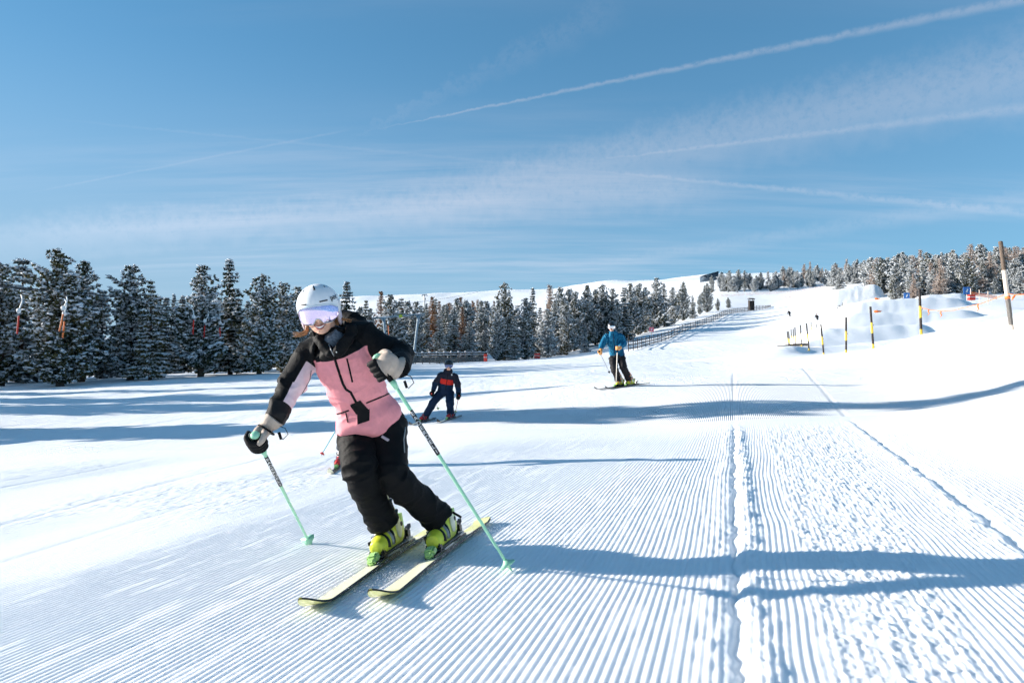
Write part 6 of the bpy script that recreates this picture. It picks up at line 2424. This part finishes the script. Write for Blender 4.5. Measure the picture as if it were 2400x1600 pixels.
_b = Bvh(cj.data, cj.parent.location)
strip_on(_b, 'front_zip', [(1050, 874), (1047, 895), (1044, 914)], 0.012, 'black_soft', cj, 0.005)
place('badge', 'ball', 'white_plastic', cj, P3(1059, 878, cd_ - 0.115), None, (0.014, 0.006, 0.014))

# adult in blue
ad_ = on_ground(1460, 906, 8, 60).y
AJ = dict(head=(1433, 766, -0.12), neck=(1437, 781, -0.04), pel=(1446, 832, 0.10), shL=(1420, 791), shR=(1457, 790), elL=(1411, 807, -0.05), elR=(1462, 806, -0.05), wrL=(1408, 819, -0.16), wrR=(1453, 814, -0.26),
          haL=(1406, 826, -0.24), haR=(1447, 816, -0.36), hipL=(1436, 840, 0.08), hipR=(1456, 838, 0.08), knL=(1440, 864, -0.14), knR=(1461, 861, -0.14), anL=(1450, 893, 0.02), anR=(1475, 890, 0.02),
          footL=(1454, 906), footR=(1479, 902), tipL=(1429, 874, 0.5), tipR=(1444, 899, -0.5))
_, aj = skier('adult skier in a bright blue jacket and black trousers, silver goggles', AJ, ad_, 1.0, M['blue_jacket'], M['grey_trousers'], blue_layers, 'helmet_black', 'lens_silver', 'white_strap',
      'glove_tan', ('boot_lime', 'boot_clear'), fwd=(-0.12, -1, -0.10), ski_f=(-0.80, -0.62, 0),
      ski_kw=dict(deck='ski_white', deck2='ski_black', base='ski_black', ahead=0.98, behind=0.72), bulk=1.14, buckle='orange',
      ski_labels={'L': 'dark ski under the blue-jacketed adult, the lower one', 'R': 'dark ski under the blue-jacketed adult, the upper one'},
      poles={'L': dict(label='thin grey ski pole in the blue-jacketed adult\'s lowered hand', shaft='pole_grey', basket='black_soft'),
             'R': dict(label='cream ski pole held upright before the blue-jacketed adult\'s legs', shaft='pole_white', basket='pole_white', r=0.013)})

_b = Bvh(aj.data, aj.parent.location)
strip_on(_b, 'front_zip', [(1437, 782), (1439, 800), (1441, 828)], 0.02, 'navy', aj, 0.006)
strip_on(_b, 'chest_pocket_zip', [(1447, 793), (1446, 806)], 0.012, 'navy', aj, 0.005)
strip_on(_b, 'pocket_zip', [(1428, 816), (1433, 825)], 0.012, 'navy', aj, 0.005)

# child almost hidden behind the pink skier
hd_ = 7.6
HJ = dict(head=(832, 866, -0.05), neck=(833, 895), pel=(836, 957, 0.08), shL=(810, 903), shR=(858, 903), elL=(806, 936, -0.05), elR=(864, 936, -0.05), wrL=(810, 955, -0.12), wrR=(864, 955, -0.12),
          haL=(812, 966, -0.18), haR=(864, 966, -0.18), hipL=(822, 968, 0.05), hipR=(850, 968, 0.05), knL=(808, 1012, -0.08), knR=(868, 1012, -0.08), anL=(799, 1052, 0.0), anR=(876, 1050, 0.0),
          footL=(795, 1078), footR=(879, 1076), tipL=(752, 1068, 0.05), tipR=(905, 1066, 0.3))
skier('child mostly hidden behind the pink skier\'s legs, red and white boots showing', HJ, hd_, 0.72, M['white_kit'], M['slate'], None, 'helmet_white', 'lens_silver', 'white_strap',
      'black_soft', ('boot_red', 'boot_white'), fwd=(0.1, -1, -0.1), ski_f=(0.05, -1, 0),
      ski_kw=dict(deck='ski_white', deck2='ski_black', base='ski_white', ahead=0.70, behind=0.6),
      ski_labels={'L': 'pale child ski seen left of the pink skier\'s knee', 'R': 'pale child ski seen between the pink skier\'s legs'},
      poles={'L': dict(label='teal ski pole with a red basket sticking out left of the pink skier\'s knees', shaft='pole_teal', basket='red', cap='red'),
             'R': dict(label='teal ski pole hidden behind the pink skier\'s hip', shaft='pole_teal', basket='red', cap='red')})

# two far skiers on the upper piste
for (x0, y0, hpx, lab) in ((1850, 741, 14.5, 'tiny far skier in dark clothes on the upper piste, left one'), (1915, 751, 16, 'tiny far skier in dark clothes on the upper piste, right one')):
    dd = on_ground(x0, y0, 60, 400).y
    k = hpx / 165.0

    def q(x, y, z=0.0):
        return (x0 + x * k, y0 - y * k, z)
    TJ = dict(head=q(-14, 148, -0.1), neck=q(-12, 128), pel=q(-2, 84, 0.1), shL=q(-32, 122), shR=q(10, 122), elL=q(-46, 98), elR=q(28, 100), wrL=q(-48, 80), wrR=q(34, 84), haL=q(-48, 72), haR=q(36, 76),
              hipL=q(-12, 76), hipR=q(8, 76), knL=q(-4, 46, -0.1), knR=q(16, 46, -0.1), anL=q(8, 16), anR=q(30, 14), footL=q(10, 2), footR=q(34, 2), tipL=q(-62, 20, 0.5), tipR=q(58, 18, 0.5))
    skier(lab, TJ, dd, 1.0, M['dark_kit'], M['dark_kit'], None, 'helmet_black', 'lens_silver', 'white_strap', 'black_soft', ('ski_black', 'ski_black'), fwd=(0, -1, -0.1),
          ski_f=(0.45, -0.9, 0), detail=False, group='far skiers on the upper piste', ski_kw=dict(deck='ski_black', deck2='ski_black', base='ski_black', group='far skis'),
          ski_labels={'L': 'dark ski under the ' + lab.split(',')[1].strip().split()[0] + ' far skier, its left one', 'R': 'dark ski under the ' + lab.split(',')[1].strip().split()[0] + ' far skier, its right one'},
          poles={a: dict(label='dark pole of the ' + lab.split(',')[1].strip().split()[0] + ' far skier, held on its ' + ('left' if a == 'L' else 'right'), shaft='ski_black') for a in 'LR'})
